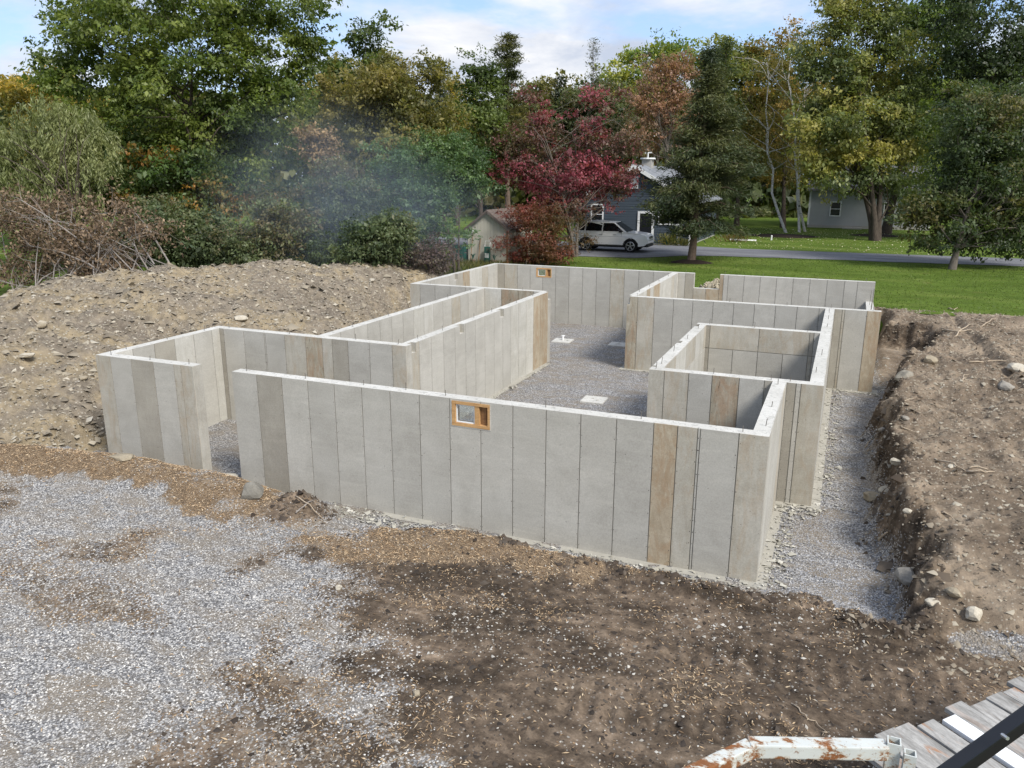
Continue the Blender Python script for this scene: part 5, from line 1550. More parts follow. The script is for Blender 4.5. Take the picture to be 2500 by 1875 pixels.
# ------------------------------------------------------------------ pile of cut brush with dead leaves beyond the left end of the heap
def brush():
    rng = np.random.default_rng(201)
    D = 29.5
    b = base(120, D)
    b[2] = 1.6
    root = empty('brush_pile', b, label='pile of cut branches with dead brown leaves behind the left end of the dirt heap', cat='brush pile')
    tips = []
    hub = [atd(225, 612, D - 1.5), atd(330, 590, D - 1.0), atd(130, 640, D - 1.6), atd(60, 640, D - 1.0)]
    nb = 0
    for k in range(46):
        h = hub[rng.integers(4)] + rng.normal(size=3) * np.array([.5, .5, .12])
        tu, tv = rng.uniform(-60, 300), rng.uniform(440, 600)
        tv = max(tv, np.interp(tu, [-60, 60, 160, 300], [470, 455, 450, 500]))
        t = atd(tu, tv, D + rng.uniform(-.8, 3.0))
        mb = MB()
        lp = limb(mb, h, t, rng.uniform(.012, .034), .005, rng, bend=.10, n=6, sides=5)
        for j in range(7):
            s = lp[rng.integers(1, 6)]
            e = s + (t - h) / np.linalg.norm(t - h) * rng.uniform(.4, 1.3) + rng.normal(size=3) * .45
            l2 = limb(mb, s, e, .009, .003, rng, bend=.12, n=4, sides=4)
            tips += [l2[-1], l2[2], l2[1]]
        mb.v = [tuple(np.array(v) - b) for v in mb.v]
        mb.build('branch', MATS['bark_dead'], root)
    tips = np.array(tips)
    n = 17000
    tips = tips[fbm(tips[:, 0] * .8, tips[:, 2] * 1.1, 3, 55) > -.12]
    k = rng.integers(len(tips), size=n)
    C = tips[k] + rng.normal(size=(n, 3)) * .17
    C[:, 2] = np.maximum(C[:, 2], 1.5)
    col = pal([(0.075, 0.052, 0.036), (0.150, 0.105, 0.070), (0.250, 0.180, 0.120), (0.38, 0.29, 0.20)], rng.beta(1.6, 2.2, n)) * rng.uniform(.7, 1.25, (n, 1))
    leaf_obj('dead_leaves', C - b, rng.normal(size=(n, 3)) - np.array([0, 0, .6]), rng.normal(size=(n, 3)), .14 * rng.uniform(.6, 1.3, n), .075 * rng.uniform(.6, 1.3, n), col, MATS['dry_leaf'], root)
brush()

# ------------------------------------------------------------------ rocks and roots
def rock_mesh(rng, flat=.6, sub=2):
    bm = bmesh.new()
    bmesh.ops.create_icosphere(bm, subdivisions=sub, radius=1.0)
    cuts = [(unit(rng.normal(size=3)), rng.uniform(.55, .85)) for _ in range(9)]
    for v in bm.verts:
        p = np.array(v.co)
        for nrm, d in cuts:
            e = p @ nrm - d
            if e > 0: p = p - nrm * e * .92
        p = p * (1 + .05 * rng.normal())
        v.co = (p[0], p[1] * rng.uniform(.98, 1.02), p[2] * flat)
    bmesh.ops.recalc_face_normals(bm, faces=bm.faces)
    me = bpy.data.meshes.new('rock')
    bm.to_mesh(me)
    bm.free()
    return me
def rock(name, label, pos, size, col, seed, flat=.62, rz=0.0, sink=.25, tilt=(0, 0), group=None, cat='rock'):
    rng = np.random.default_rng(seed)
    me = rock_mesh(rng, flat)
    a = me.color_attributes.new('Col', 'FLOAT_COLOR', 'POINT')
    c4 = np.ones((len(me.vertices), 4), np.float32)
    c4[:, :3] = np.array(col) * rng.uniform(.85, 1.15, (len(me.vertices), 1))
    a.data.foreach_set('color', c4.ravel())
    me.materials.append(MATS['rock'])
    o = bpy.data.objects.new(name, me)
    o.location = (pos[0], pos[1], pos[2] + size * flat * (1 - 2 * sink) * .8)
    o.scale = (size, size * rng.uniform(.7, .95), size)
    o.rotation_euler = (tilt[0], tilt[1], rz)
    link(o)
    return tag(o, label, cat, group)
def onground(u, v, z0=1.0, it=6, f=None):
    """walk a survey point down its ray onto the terrain"""
    z = z0
    for _ in range(it):
        p = atz(u, v, z)
        zz = float((f(np.array([p[0]]), np.array([p[1]])) if f else ground_z(np.array([p[0]]), np.array([p[1]]))[0])[0])
        z = .5 * z + .5 * zz
    return atz(u, v, z)
GREY, TAN, PALE = (0.26, 0.24, 0.205), (0.32, 0.275, 0.20), (0.46, 0.42, 0.34)
rock('boulder', 'grey boulder on the mulch beside the doorway', onground(545, 1072, .4), .27, (.20, .19, .165), 301, .72, .4, .2)
rock('flat_stone', 'flat stone lying on the mulch at the foot of the left front wall', onground(262, 992, .4), .30, TAN, 302, .28, .2, .2)
rock('flat_stone', 'pale flat slab on the sill of the doorway', onground(485, 1035, .2), .34, PALE, 303, .16, .1, .2)
for k, (u, v, s, c, fl, lab) in enumerate(((1885, 1078, .20, TAN, .55, 'tan block of stone jutting from the foot of the cut bank'), (1912, 1062, .15, PALE, .6, 'pale stone lodged above the jutting tan block'),
        (1935, 1125 - 125, .13, PALE, .6, 'rounded pale stone on the crest of the cut bank'), (1955, 905, .11, GREY, .5, 'grey stone in the face of the bank beside the right block'),
        (1975, 770, .30, GREY, .62, 'larger grey boulder at the far end of the trench'), (2008, 782, .22, TAN, .6, 'tan boulder right of the larger grey one in the trench'), (1952, 818, .32, (.24, .22, .18), .6, 'grey boulder lying at the trench corner near the right block'),
        (1962, 1252, .22, GREY, .7, 'smooth grey boulder at the near foot of the bank'), (2060, 1285, .13, TAN, .6, 'rounded tan stone on the near slope of the bank'), (2012, 1305, .12, PALE, .5, 'pale stone at the near toe of the bank'),
        (2105, 1330, .14, PALE, .7, 'pale pitted stone at the lower right below the bank'), (2195, 800, .28, PALE, .55, 'pale stone by the wheel track at the right edge'), (2170, 838, .24, GREY, .55, 'grey stone by the wheel track near the right edge'),
        (1960, 1105, .09, PALE, .6, 'small white stone on the slope above the tan block'), (2055, 1010, .10, PALE, .5, 'small pale stone among the roots on the bank top'), (1905, 1000 - 70, .12, GREY, .55, 'grey stone where the bank meets the trench gravel'))):
    rock('rock', lab, onground(u, v, .9), s, c, 310 + k, fl, k * .7, .25, group='rocks on and below the cut bank')
for k, (u, v, s, c, fl, lab) in enumerate(((520, 692, .24, PALE, .5, 'large pale stone low on the spoil heap behind the left wing'), (430, 612, .16, PALE, .55, 'pale stone high on the spoil heap'), (803, 608, .20, PALE, .5, 'pale stone at the right end of the spoil heap'),
        (90, 705, .22, TAN, .4, 'flat tan stone at the left of the spoil heap'), (60, 770, .2, PALE, .4, 'pale flat stone low at the left edge of the spoil heap'), (250, 720, .14, PALE, .5, 'pale stone in the middle of the spoil heap'), (560, 800 - 170, .14, GREY, .5, 'grey stone near the crest of the spoil heap'),
        (320, 640, .15, PALE, .45, 'pale stone below the brush pile'), (740, 625, .15, PALE, .5, 'pale stone left of the heap end'), (180, 860 - 40, .15, TAN, .5, 'tan stone near the bottom of the spoil heap'))):
    rock('rock', lab, onground(u, v, 1.8, 14, mound_at), s, c, 340 + k, fl, k * .9, .25, group='stones on the spoil heap')
for k, (u, v, s, c, lab) in enumerate(((305 * .369 + 619, 570 * .369 + 1062, .065, PALE, 'rounded pale stone alone on the brown mulch in front of the wall'), (900, 1500, .06, TAN, 'pale stone on the dark soil near the bottom of the frame'), (2022, 1688 - 0, .05, PALE, 'yellowish stone on the dark soil left of the plank deck'))):
    rock('loose_stone', lab, onground(u, min(v, 1640), .4), s, c, 360 + k, .7, .3, .2)
# rubble heap seen through the opening in the far wall
rb = empty('rubble_heap', (6.3, 21.2, 1.45), label='heap of pale broken stone outside the opening in the far wall', cat='rubble heap')
rr = np.random.default_rng(371)
rmes = [rock_mesh(rr, .6, 1) for _ in range(4)]
for me in rmes:
    a = me.color_attributes.new('Col', 'FLOAT_COLOR', 'POINT')
    c4 = np.ones((len(me.vertices), 4), np.float32)
    c4[:, :3] = np.array((0.44, 0.39, 0.29)) * rr.uniform(.6, 1.15)
    a.data.foreach_set('color', c4.ravel())
    me.materials.append(MATS['rock'])
for k in range(150):
    r, t = abs(rr.normal()) * .62, rr.uniform(0, 6.28)
    o = bpy.data.objects.new('stone', rmes[k % 4])
    x_, y_ = .75 * r * math.cos(t) * 1.3, .55 * r * math.sin(t)
    o.location = (x_, max(y_, -.45), max(0, .62 - .50 * r) + rr.uniform(-.08, .03))
    s = rr.uniform(.05, .15)
    o.scale = (s * 1.3, s, s * .8)
    o.rotation_euler = tuple(rr.uniform(0, 6, 3))
    link(o, rb)

def root_piece(label, pts, r, name='dead_root', mat='root_pale', cat='root', group='roots lying on the dirt', f=None, lift=.02):
    P = [onground(u, v, 1.2, 10, f) + np.array([0, 0, lift]) for u, v in pts]
    P = [p + np.array([0, 0, lift * (1.5 if 0 < k < len(P) - 1 else .2)]) for k, p in enumerate(P)]
    b = P[0].copy()
    rng = np.random.default_rng(int(abs(pts[0][0] * 7 + pts[0][1])))
    # finer polyline with a little crookedness
    Q, R = [], []
    for a, c in zip(P[:-1], P[1:]):
        for t in np.linspace(0, 1, 4)[:-1]:
            Q.append(a + (c - a) * t + rng.normal(size=3) * .012)
    Q.append(P[-1])
    R = [r * (1 - .65 * k / (len(Q) - 1)) for k in range(len(Q))]
    o = MB().tube([q_ - b for q_ in Q], R, 6).build(name, MATS[mat], None, smooth=True, loc=b)
    return tag(o, label, cat, group)
k5 = 450 / 2074 / S22
r5 = lambda pts: [(2050 / S22 + a * k5, 640 / S22 + b_ * k5) for a, b_ in pts]
root_piece('forked pale root lying across the far bank top', r5([(1180, 770), (1330, 800), (1490, 765)]), .035)
root_piece('pale root rising from the forked one on the far bank top', r5([(1290, 850), (1330, 800), (1450, 725), (1530, 705)]), .03)
root_piece('long straight pale root at the right above the bank', r5([(1450, 1140), (1700, 1130), (1990, 1115)]), .028)
root_piece('pale crossing root near the lawn edge', r5([(1520, 655), (1640, 690), (1770, 725)]), .025)
root_piece('second crossing root near the lawn edge', r5([(1580, 735), (1680, 680), (1760, 635)]), .025)
root_piece('short crooked root below the lawn edge', r5([(1220, 525), (1280, 550), (1325, 515)]), .025)
root_piece('thin root on the slope right of the boulder', r5([(1330, 1060), (1430, 1045), (1520, 1018)]), .018)
root_piece('thin root sticking out over the bank', r5([(620, 1630), (740, 1575), (860, 1540)]), .016)
root_piece('bent root at the edge of the bank', r5([(1375, 1340), (1400, 1285), (1450, 1275)]), .02)
k7 = 900 / 2212 / S22
r7 = lambda pts: [(1600 / S22 + a * k7, 800 / S22 + b_ * k7) for a, b_ in pts]
root_piece('curved pale root in the middle of the bank top', r7([(1690, 800), (1790, 830), (1860, 865)]), .022)
root_piece('flat pale root beside the curved one', r7([(1860, 875), (1950, 875), (2035, 872)]), .025)
root_piece('arched root over the flat one', r7([(1880, 855), (1940, 842), (2000, 860)]), .018)
root_piece('short root hanging near the top of the cut', r7([(1340, 1285), (1375, 1250), (1410, 1235)]), .026)
root_piece('thin dark root near the trench edge', r7([(1260, 725), (1290, 685), (1320, 650)]), .014)
root_piece('thin pale root on the right slope', r7([(1720, 1115), (1770, 1145), (1810, 1175)]), .014)
root_piece('pale stick on the middle of the bank', r7([(1480, 610), (1530, 630), (1580, 640)]), .02)
k8 = 900 / 2212 / S22
r8 = lambda pts: [(1600 / S22 + a * k8, 1375 / S22 + b_ * k8) for a, b_ in pts]
root_piece('crooked pale twig on the dark soil above the white steel rack', r8([(835, 850), (900, 925), (960, 965), (1020, 1010)]), .009, 'twig', 'root_pale', 'twig', 'twigs on the dark soil', lift=.008)
root_piece('short pale twig across the end of the crooked one', r8([(1020, 1010), (1000, 1040)]), .008, 'twig', 'root_pale', 'twig', 'twigs on the dark soil', lift=.008)
root_piece('long bent stick lying on the left of the spoil heap', [(35, 765 - 95), (70, 690), (90, 705)], .03, 'dead_stick', 'root_pale', 'stick', 'sticks on the spoil heap', mound_at)
root_piece('forked stick at the end of the brush pile', [(335, 575), (365, 580), (400, 592), (440, 588)], .022, 'dead_stick', 'bark_dead', 'stick', 'sticks on the spoil heap', mound_at)
root_piece('thin dark stick half way up the spoil heap', [(470, 655), (520, 668), (600, 675)], .015, 'dead_stick', 'bark_dead', 'stick', 'sticks on the spoil heap', mound_at)
root_piece('dead stick leaning on the mulch edge left of the gravel patch', [(640, 1115), (665, 1090), (690, 1080)], .016, 'dead_stick', 'bark_dead', 'stick', 'sticks by the gravel patch')
root_piece('pale lath on the slope of the small dark mound', [(640, 1072), (668, 1098), (700, 1125)], .014, 'dead_stick', 'root_pale', 'stick', 'sticks by the gravel patch')

# ------------------------------------------------------------------ loose gravel, chips, shale and clods as real pieces (nobody could count them)
OCT = np.array([(1, 0, -.35), (-1, 0, -.35), (0, 1, -.35), (0, -1, -.35), (.12, .1, .8)], float)      # pieces lie on the ground: no underside
OCF = np.array([(0, 2, 4), (2, 1, 4), (1, 3, 4), (3, 0, 4)])
def scatter_stones(name, P, size, col, rng, flat=.6, mat='stone', label=None):
    n = len(P)
    V = np.tile(OCT, (n, 1, 1)) * rng.uniform(.6, 1.25, (n, 5, 1)) + rng.normal(size=(n, 5, 3)) * .16
    V = V * (size[:, None, None]) * np.stack([np.ones(n), rng.uniform(.6, 1, n), flat * rng.uniform(.6, 1.2, n)], 1)[:, None, :]
    a, b_ = rng.uniform(0, 2 * math.pi, n), rng.normal(size=n) * .35
    ca, sa_, cb_, sb_ = np.cos(a), np.sin(a), np.cos(b_), np.sin(b_)
    x, y, z = V[..., 0], V[..., 1], V[..., 2]
    x, z = x * cb_[:, None] + z * sb_[:, None], -x * sb_[:, None] + z * cb_[:, None]
    x, y = x * ca[:, None] - y * sa_[:, None], x * sa_[:, None] + y * ca[:, None]
    V = np.stack([x, y, z], -1) + P[:, None, :]
    F = (OCF[None] + (np.arange(n) * 5)[:, None, None]).reshape(-1, 3)
    o = np_mesh(name, V.reshape(-1, 3), F, MATS[mat], col=np.repeat(col, 5, 0))
    return tag(o, label, kind='stuff')
def pick(n, x0, x1, ya, yb, rng, weight):
    """random points on the ground kept with the given weight"""
    x, y = rng.uniform(x0, x1, n), rng.uniform(ya, yb, n)
    z, d = ground_z(x, y)
    gr, mu, so = masks(x, y, d)
    keep = rng.random(n) < weight(x, y, d, gr, mu, so)
    return np.stack([x, y, z], 1)[keep]
rs = np.random.default_rng(401)
def in_view(P, m=60):
    d = P - CAM
    zf = d @ FW
    u, v = 1250 + FPX * (d @ RT) / zf, 937.5 - FPX * (d @ UP) / zf
    return (zf > .5) & (u > -m * 4) & (u < 2500 + m * 4) & (v < 1875 + m * 4)
GCOL = [(0.17, 0.165, 0.16), (0.30, 0.295, 0.285), (0.46, 0.45, 0.425), (0.64, 0.62, 0.57)]
P = pick(150000, -7, 9.5, -8.6, -0.25, rs, lambda x, y, d, g_, m_, s_: np.clip(g_ * 1.1, 0, 1) * .62)
P = P[in_view(P)]
n = len(P)
near_k = sstep(-1.5, -5, P[:, 1])
scatter_stones('pad_gravel', P, rs.uniform(.009, .019, n) * (1 + .15 * near_k), pal(GCOL, rs.beta(2.2, 1.6, n)) * (1 + .16 * near_k[:, None]), rs, label='loose crushed stone on the foreground pad')
n_pad = n
P = pick(60000, 10.3, 12.6, -1.0, 18, rs, lambda x, y, d, g_, m_, s_: g_ * .55 * np.exp(-np.clip(y, 0, 30) / 9))
Q = pick(70000, 2.0, 7.7, 3.0, 20, rs, lambda x, y, d, g_, m_, s_: g_ * .30)
P = np.concatenate([P, Q])
n = len(P)
scatter_stones('trench_gravel', P, rs.uniform(.013, .024, n), pal([(0.12, 0.125, 0.14), (0.23, 0.24, 0.265), (0.36, 0.37, 0.39), (0.52, 0.52, 0.53)], rs.beta(1.8, 1.9, n)), rs, label='crushed blue grey stone on the trench floor and inside the foundation')
# pale shale flakes along the footings
segs = [((.3, -.30), (xR + .2, -.30), .30, 1500), ((xR + .25, -.2), (xR + .25, y1 - .3), .25, 700), ((xR2 + .25, y1), (xR2 + .25, y3), .28, 1100), ((xR, y1 - .3), (xR2 + .2, y1 - .3), .22, 300), ((xR2 + .1, y3 - .2), (xR3 + .3, y3 - .2), .25, 350),
        ((xI + .15, 4), (xI + .15, yf), .14, 700), ((xI, y4 - T - .15), (xrl, y4 - T - .15), .14, 160), ((xrl - .1, y3 - .15), (xb, y3 - .15), .12, 250), ((2.6, -.4), (4.6, -.5), .3, 260), ((xR3 + .25, y3), (xR3 + .35, 17), .3, 260)]
P = []
for a, b_, sp, n in segs:
    t = rs.random(n)
    a, b_ = np.array(a), np.array(b_)
    P.append(a + (b_ - a) * t[:, None] + rs.normal(size=(n, 2)) * sp * .5)
P = np.concatenate(P)
z, d = ground_z(P[:, 0], P[:, 1])
ok = (d < .35) & (rs.random(len(d)) < .40)
P, z = P[ok], np.maximum(z[ok], .02)
n = len(P)
scatter_stones('shale_flakes', np.stack([P[:, 0], P[:, 1], z + .008], 1), rs.gamma(2.0, .010, n) + .010, pal([(0.25, 0.24, 0.20), (0.37, 0.355, 0.30), (0.52, 0.505, 0.45)], rs.random(n)), rs, flat=.20, label='pale flakes of shale lying along the footings')
# white pebbles and wood chips on soil and mulch
P = pick(90000, -6, 15, -7.6, -.4, rs, lambda x, y, d, g_, m_, s_: np.clip(s_ * .34 * sstep(-.1, .5, fbm(x * .7 + 5, y * .9, 3, 72)) + s_ * .04 + m_ * .04, 0, 1))
P = P[in_view(P)]
n = len(P)
scatter_stones('soil_pebbles', P + np.array([0, 0, .002]), rs.gamma(2.0, .0055, n) + .006, pal([(0.22, 0.205, 0.175), (0.36, 0.34, 0.30), (0.54, 0.52, 0.47)], rs.random(n)), rs, label='pale pebbles trodden into the dark soil')
def chips(name, P, L, W, col, rng, label):
    n = len(P)
    a = rng.uniform(0, 2 * math.pi, n)
    D = np.stack([np.cos(a), np.sin(a), rng.normal(size=n) * .22], 1)
    Nn = np.array([0, 0, 1.0]) + rng.normal(size=(n, 3)) * .35
    o = leaf_obj(name, P + np.array([0, 0, .008]), D, Nn, L, W, col, MATS['wood_chip'], None)
    # blunt ends: widen tip and butt so that a chip reads as a splinter, not a leaf
    return tag(o, label, kind='stuff')
P = pick(230000, -7, 15, -7.6, -.3, rs, lambda x, y, d, g_, m_, s_: np.clip(m_ * .80 + s_ * .32 * sstep(-.05, .45, fbm(x * .8, y * 1.1, 3, 71)) + s_ * .035 + g_ * .01, 0, 1))
P = P[in_view(P)]
n = len(P)
mulchy = masks(P[:, 0], P[:, 1], ground_z(P[:, 0], P[:, 1], False)[1])[1]
chips('wood_chips', P, rs.gamma(4, .011, n) + .015, rs.uniform(.007, .018, n), pal([(0.12, 0.075, 0.045), (0.28, 0.185, 0.105), (0.46, 0.335, 0.205), (0.62, 0.50, 0.34)], rs.beta(2, 1.8, n)) * (.9 + .1 * mulchy[:, None]), rs, 'tan wood chips strewn over mulch and soil')
# clods and crumbs on plateau, bank, dark soil and heap
P = pick(52000, 11.6, 18, -2, 21, rs, lambda x, y, d, g_, m_, s_: (d > .02) * .55)
n = len(P)
scatter_stones('bank_crumbs', P, rs.gamma(1.7, .012, n) + .010, pal([(0.085, 0.065, 0.047), (0.17, 0.137, 0.10), (0.28, 0.24, 0.18), (0.42, 0.385, 0.31)], rs.beta(1.3, 1.7, n)), rs, label='clods and stone crumbs on the cut bank')
P = pick(16000, 3, 15, -7.6, -.7, rs, lambda x, y, d, g_, m_, s_: s_ * .5)
n = len(P)
scatter_stones('soil_clods', P, rs.gamma(1.6, .011, n) + .008, pal([(0.030, 0.024, 0.019), (0.055, 0.044, 0.036), (0.09, 0.075, 0.06)], rs.random(n)), rs, label='clods of dark soil')
x, y = rs.uniform(-15, -1.2, 30000), rs.uniform(-2, 19.5, 30000)
zm, zg = mound_z(x, y), ground_z(x, y, False)[0]
lim = np.where(y < 4, -4.7, np.where(y < 13, -1.35, -3.9))
ok = (zm > zg + .02) & (x < lim)
P = np.stack([x, y, zm], 1)[ok]
n = len(P)
scatter_stones('heap_shale', P, rs.gamma(1.5, .026, n) + .012, pal([(0.17, 0.145, 0.11), (0.235, 0.20, 0.15), (0.32, 0.28, 0.21), (0.48, 0.44, 0.36)], rs.beta(1.5, 1.6, n)), rs, flat=.45, label='broken shale and crumbs covering the spoil heap')
P = pick(2600, 11.5, 13.6, -1.6, 18.5, rs, lambda x, y, d, g_, m_, s_: np.exp(-((d - .35) / .3) ** 2) * .5)
n = len(P)
scatter_stones('bank_clods', P, rs.gamma(2.0, .022, n) + .025, pal([(0.050, 0.038, 0.028), (0.095, 0.075, 0.056), (0.16, 0.13, 0.10)], rs.random(n)), rs, flat=.75, label='dark clods crumbling from the edge of the cut bank')
P = pick(2600, 4.6, 12.4, -1.5, -.4, rs, lambda x, y, d, g_, m_, s_: np.exp(-((d - .42) / .22) ** 2) * s_ * .8)
P = np.concatenate([P, pick(1500, 1.6, 3.2, -2.0, -.5, rs, lambda x, y, d, g_, m_, s_: np.exp(-(((x - 2.4) / .5) ** 2 + ((y + 1.2) / .4) ** 2)) * .5)])
n = len(P)
scatter_stones('lip_clods', P, rs.gamma(2.0, .016, n) + .016, pal([(0.040, 0.030, 0.023), (0.080, 0.062, 0.047), (0.13, 0.105, 0.08)], rs.random(n)), rs, flat=.75, label='dark clods along the lip of the pad before the front wall')
# fallen leaves and grass
x, y = rs.uniform(2, 30, 2600), rs.uniform(42.3, 64, 2600)
z = lawn_z(x, y) + .02
n = len(x)
s = rs.uniform(.06, .12, n)
o = leaf_obj('fallen_leaves', np.stack([x, y, z], 1), rs.normal(size=(n, 3)) * np.array([1, 1, .2]), rs.normal(size=(n, 3)) * .3 + np.array([0, 0, 1.0]), s, s * .8, pal([(0.30, 0.27, 0.12), (0.52, 0.48, 0.30), (0.66, 0.64, 0.50)], rs.random(n)), MATS['dry_leaf'], None)
tag(o, 'pale fallen leaves dotted over the far lawn', kind='stuff')
def grass(n, x0, x1, ya, yb, hgt, fn, label, cols):
    x, y = rs.uniform(x0, x1, n), rs.uniform(ya, yb, n)
    ok = fn(x, y)
    x, y = x[ok], y[ok]
    n = len(x)
    z = lawn_z(x, y) - .02
    h = hgt * rs.uniform(.5, 1.4, n)
    col = pal(cols, fbm(x * .35, y * .8, 3, 91) * .8 + .5 + rs.normal(size=n) * .18) * rs.uniform(.7, 1.3, (n, 1))
    D = np.stack([rs.normal(size=n) * .45, rs.normal(size=n) * .45, np.ones(n)], 1)
    C = np.stack([x, y, z + h * .4], 1)
    o = leaf_obj('grass_blades', C, D, rs.normal(size=(n, 3)), h, rs.uniform(.018, .04, n), col, MATS['leaf'], None)
    return tag(o, label, kind='stuff')
LG = [(0.065, 0.105, 0.014), (0.105, 0.155, 0.024), (0.160, 0.195, 0.044)]
on_lawn = lambda x, y: (site_s(x, y) > .05) & (y > np.where(x > 12.2, 20.0, 20.8)) & (y < np.interp(x, [-9, -4, 0, 2.2, 4.5, 20], [36, 32.4, 33, 35, 36, 37.1]))
grass(36000, -9, 22, 20.3, 37, .055, on_lawn, 'short mown grass of the near lawn', LG)
grass(9000, -10, -4.2, 19.5, 31, .30, lambda x, y: (site_s(x, y) > .05) & ~((x > sx - .2) & (x < sx + sw + .2) & (y > sy - .2)), 'taller rough grass in front of the shed', [(0.05, 0.07, 0.02), (0.10, 0.115, 0.03), (0.19, 0.165, 0.06)])

# ------------------------------------------------------------------ small things on the far lawn
simple('mulch_dark', (0.030, 0.022, 0.018), 0.95, 0, 0.1, 0.4, 8, 0.6)
def ring(u, D, r, label):
    b = base(u, D)
    mb = MB()
    pts = [(r * (1 + .1 * math.sin(3 * t + u)) * math.cos(t), r * .8 * (1 + .1 * math.cos(2 * t)) * math.sin(t), -.02) for t in np.linspace(0, 2 * math.pi, 29)[:-1]]
    inn = [(p[0] * .5, p[1] * .5, .10) for p in pts]
    n = len(pts)
    mb.add(pts + inn + [(0, 0, .13)], [(k, (k + 1) % n, n + (k + 1) % n, n + k) for k in range(n)] + [(n + k, n + (k + 1) % n, 2 * n) for k in range(n)])
    tag(mb.build('mulch_ring', MATS['mulch_dark'], None, loc=b), label, 'mulch bed')
ring(1890, 63, 1.9, 'dark mulch ring round the forked maple trunk')
ring(1908, 71.8, 2.2, 'brown mulch ring round the trunk of the darker maple')
ring(1690, 62, 2.6, 'leaf strewn planting bed left of the birches')
ring(1491, 43.5, 1.2, 'bare earth ring under the dark cedar')
p0, p1 = base(1575, 56.5), base(1632, 57)
o = MB().bar((0, 0, .16), tuple(p1 - p0 + np.array([0, 0, .06])), .09, .09).build('drain_pipe', MATS['white_trim'], None, loc=p0)
tag(o, 'white drain pipe lying at the edge of the planting bed', 'pipe')
b = base(1665, 58)
o = MB().tube([(0, 0, 0), (0, 0, .34), (0, 0, .36)], [.06, .06, .02], 8).build('marker_post', MATS['white_trim'], None, loc=b)
tag(o, 'short white marker post beside the planting bed', 'post')
b = base(2112, 57)
o = MB().tube([(0, 0, 0), (0, 0, .45)], .03, 6).build('metal_stake', MATS['black_paint'], None, loc=b)
tag(o, 'small dark stake standing in the right lawn', 'stake')
def flowers(x, y, n, r, h, cols, label, seed):
    rng = np.random.default_rng(seed)
    z = float(lawn_z(np.array(x), np.array(y)))
    root = empty('flower_clump', (x, y, z), label=label, cat='plant', group='plants along the blue house')
    C = rng.normal(size=(n, 3)) * np.array([r, r * .5, h * .3]) + np.array([0, 0, h * .55])
    C[:, 2] = np.clip(C[:, 2], .03, h)
    leaf_obj('foliage', C, unit(C) + np.array([0, 0, .8]) + rng.normal(size=(n, 3)) * .4, rng.normal(size=(n, 3)), rng.uniform(.12, .3, n), rng.uniform(.02, .05, n), pal(cols, rng.random(n)), MATS['leaf'], root)
    mb = MB()
    for k in range(8):
        p = rng.normal(size=2) * r * .6
        mb.tube([(p[0], p[1] * .5, 0), (p[0] * 1.1, p[1] * .6, h * .7)], .008, 4)
    mb.build('stems', MATS['green_plastic'], root)
flowers(-.05, 42.1, 700, .42, .75, [(0.05, 0.08, 0.02), (0.13, 0.14, 0.03), (0.34, 0.27, 0.05)], 'yellowing clump of plants left of the outlet box on the blue house', 1)
flowers(.95, 42.1, 500, .32, .45, [(0.05, 0.08, 0.02), (0.11, 0.12, 0.03), (0.22, 0.18, 0.05)], 'lower green clump of plants by the meter box on the blue house', 2)
flowers(3.6, 47.0, 500, .6, .5, [(0.08, 0.05, 0.02), (0.2, 0.09, 0.03), (0.12, 0.12, 0.03)], 'rusty clump of plants in the planting bed', 3)

# ------------------------------------------------------------------ plank deck of a flat trailer, lower right
wood('plank_grey', (0.17, 0.163, 0.150), (0.47, 0.46, 0.435), (1.2, 5, 5), rust=0.8)
DZ = 1.35
e0, e1 = atz(2117 / S22, 1814 / S22, DZ), atz(2500 / S22, 1652 / S22, DZ)
eu = unit(e1 - e0)
ev = np.array([eu[1], -eu[0], 0])                    # along the planks, away to the lower right
deck = empty('plank_trailer', (float(e0[0]), float(e0[1]), 0.0), math.atan2(eu[1], eu[0]), label='flat trailer deck of weathered grey planks with rust stains at the lower right corner', cat='trailer')
rd = np.random.default_rng(501)
edges = [-.13, .124, .396, .599, .83, .875, 1.065, 1.313, 1.564, 1.80, 2.0, 2.22, 2.45, 2.70, 2.93]
for k in range(len(edges) - 1):
    a, b_ = edges[k], edges[k + 1]
    if b_ - a < .06: continue
    st = rd.uniform(-.05, .07)
    if k == 1: st = -.04
    th, g_ = .05, rd.uniform(.008, .02)
    white = abs(a - .875) < .01
    z_ = DZ + (.012 if white else rd.uniform(-.012, .008))
    m = MB().box(-1.3, 1.3, -(b_ - a - g_) / 2, (b_ - a - g_) / 2, -th, 0)
    o = m.build('plank', MATS['white_trim' if white else 'plank_grey'], deck, bevel=.006)
    # local frame: x' runs along the deck edge, planks run across it (towards -y')
    o.location = ((a + b_) / 2, -1.3 - st - (.10 if white else 0), z_)
    o.rotation_euler = (0, 0, -math.pi / 2)
for yy in (-.35, -2.2):
    MB().box(-.7, 3.0, yy - .06, yy + .06, DZ - .22, DZ - .065).build('frame_beam', MATS['black_paint'], deck)
for xx in (.2, 2.6):
    for yy in (-.35, -2.2):
        MB().box(xx - .05, xx + .05, yy - .05, yy + .05, .25, DZ - .225).build('leg', MATS['black_paint'], deck)

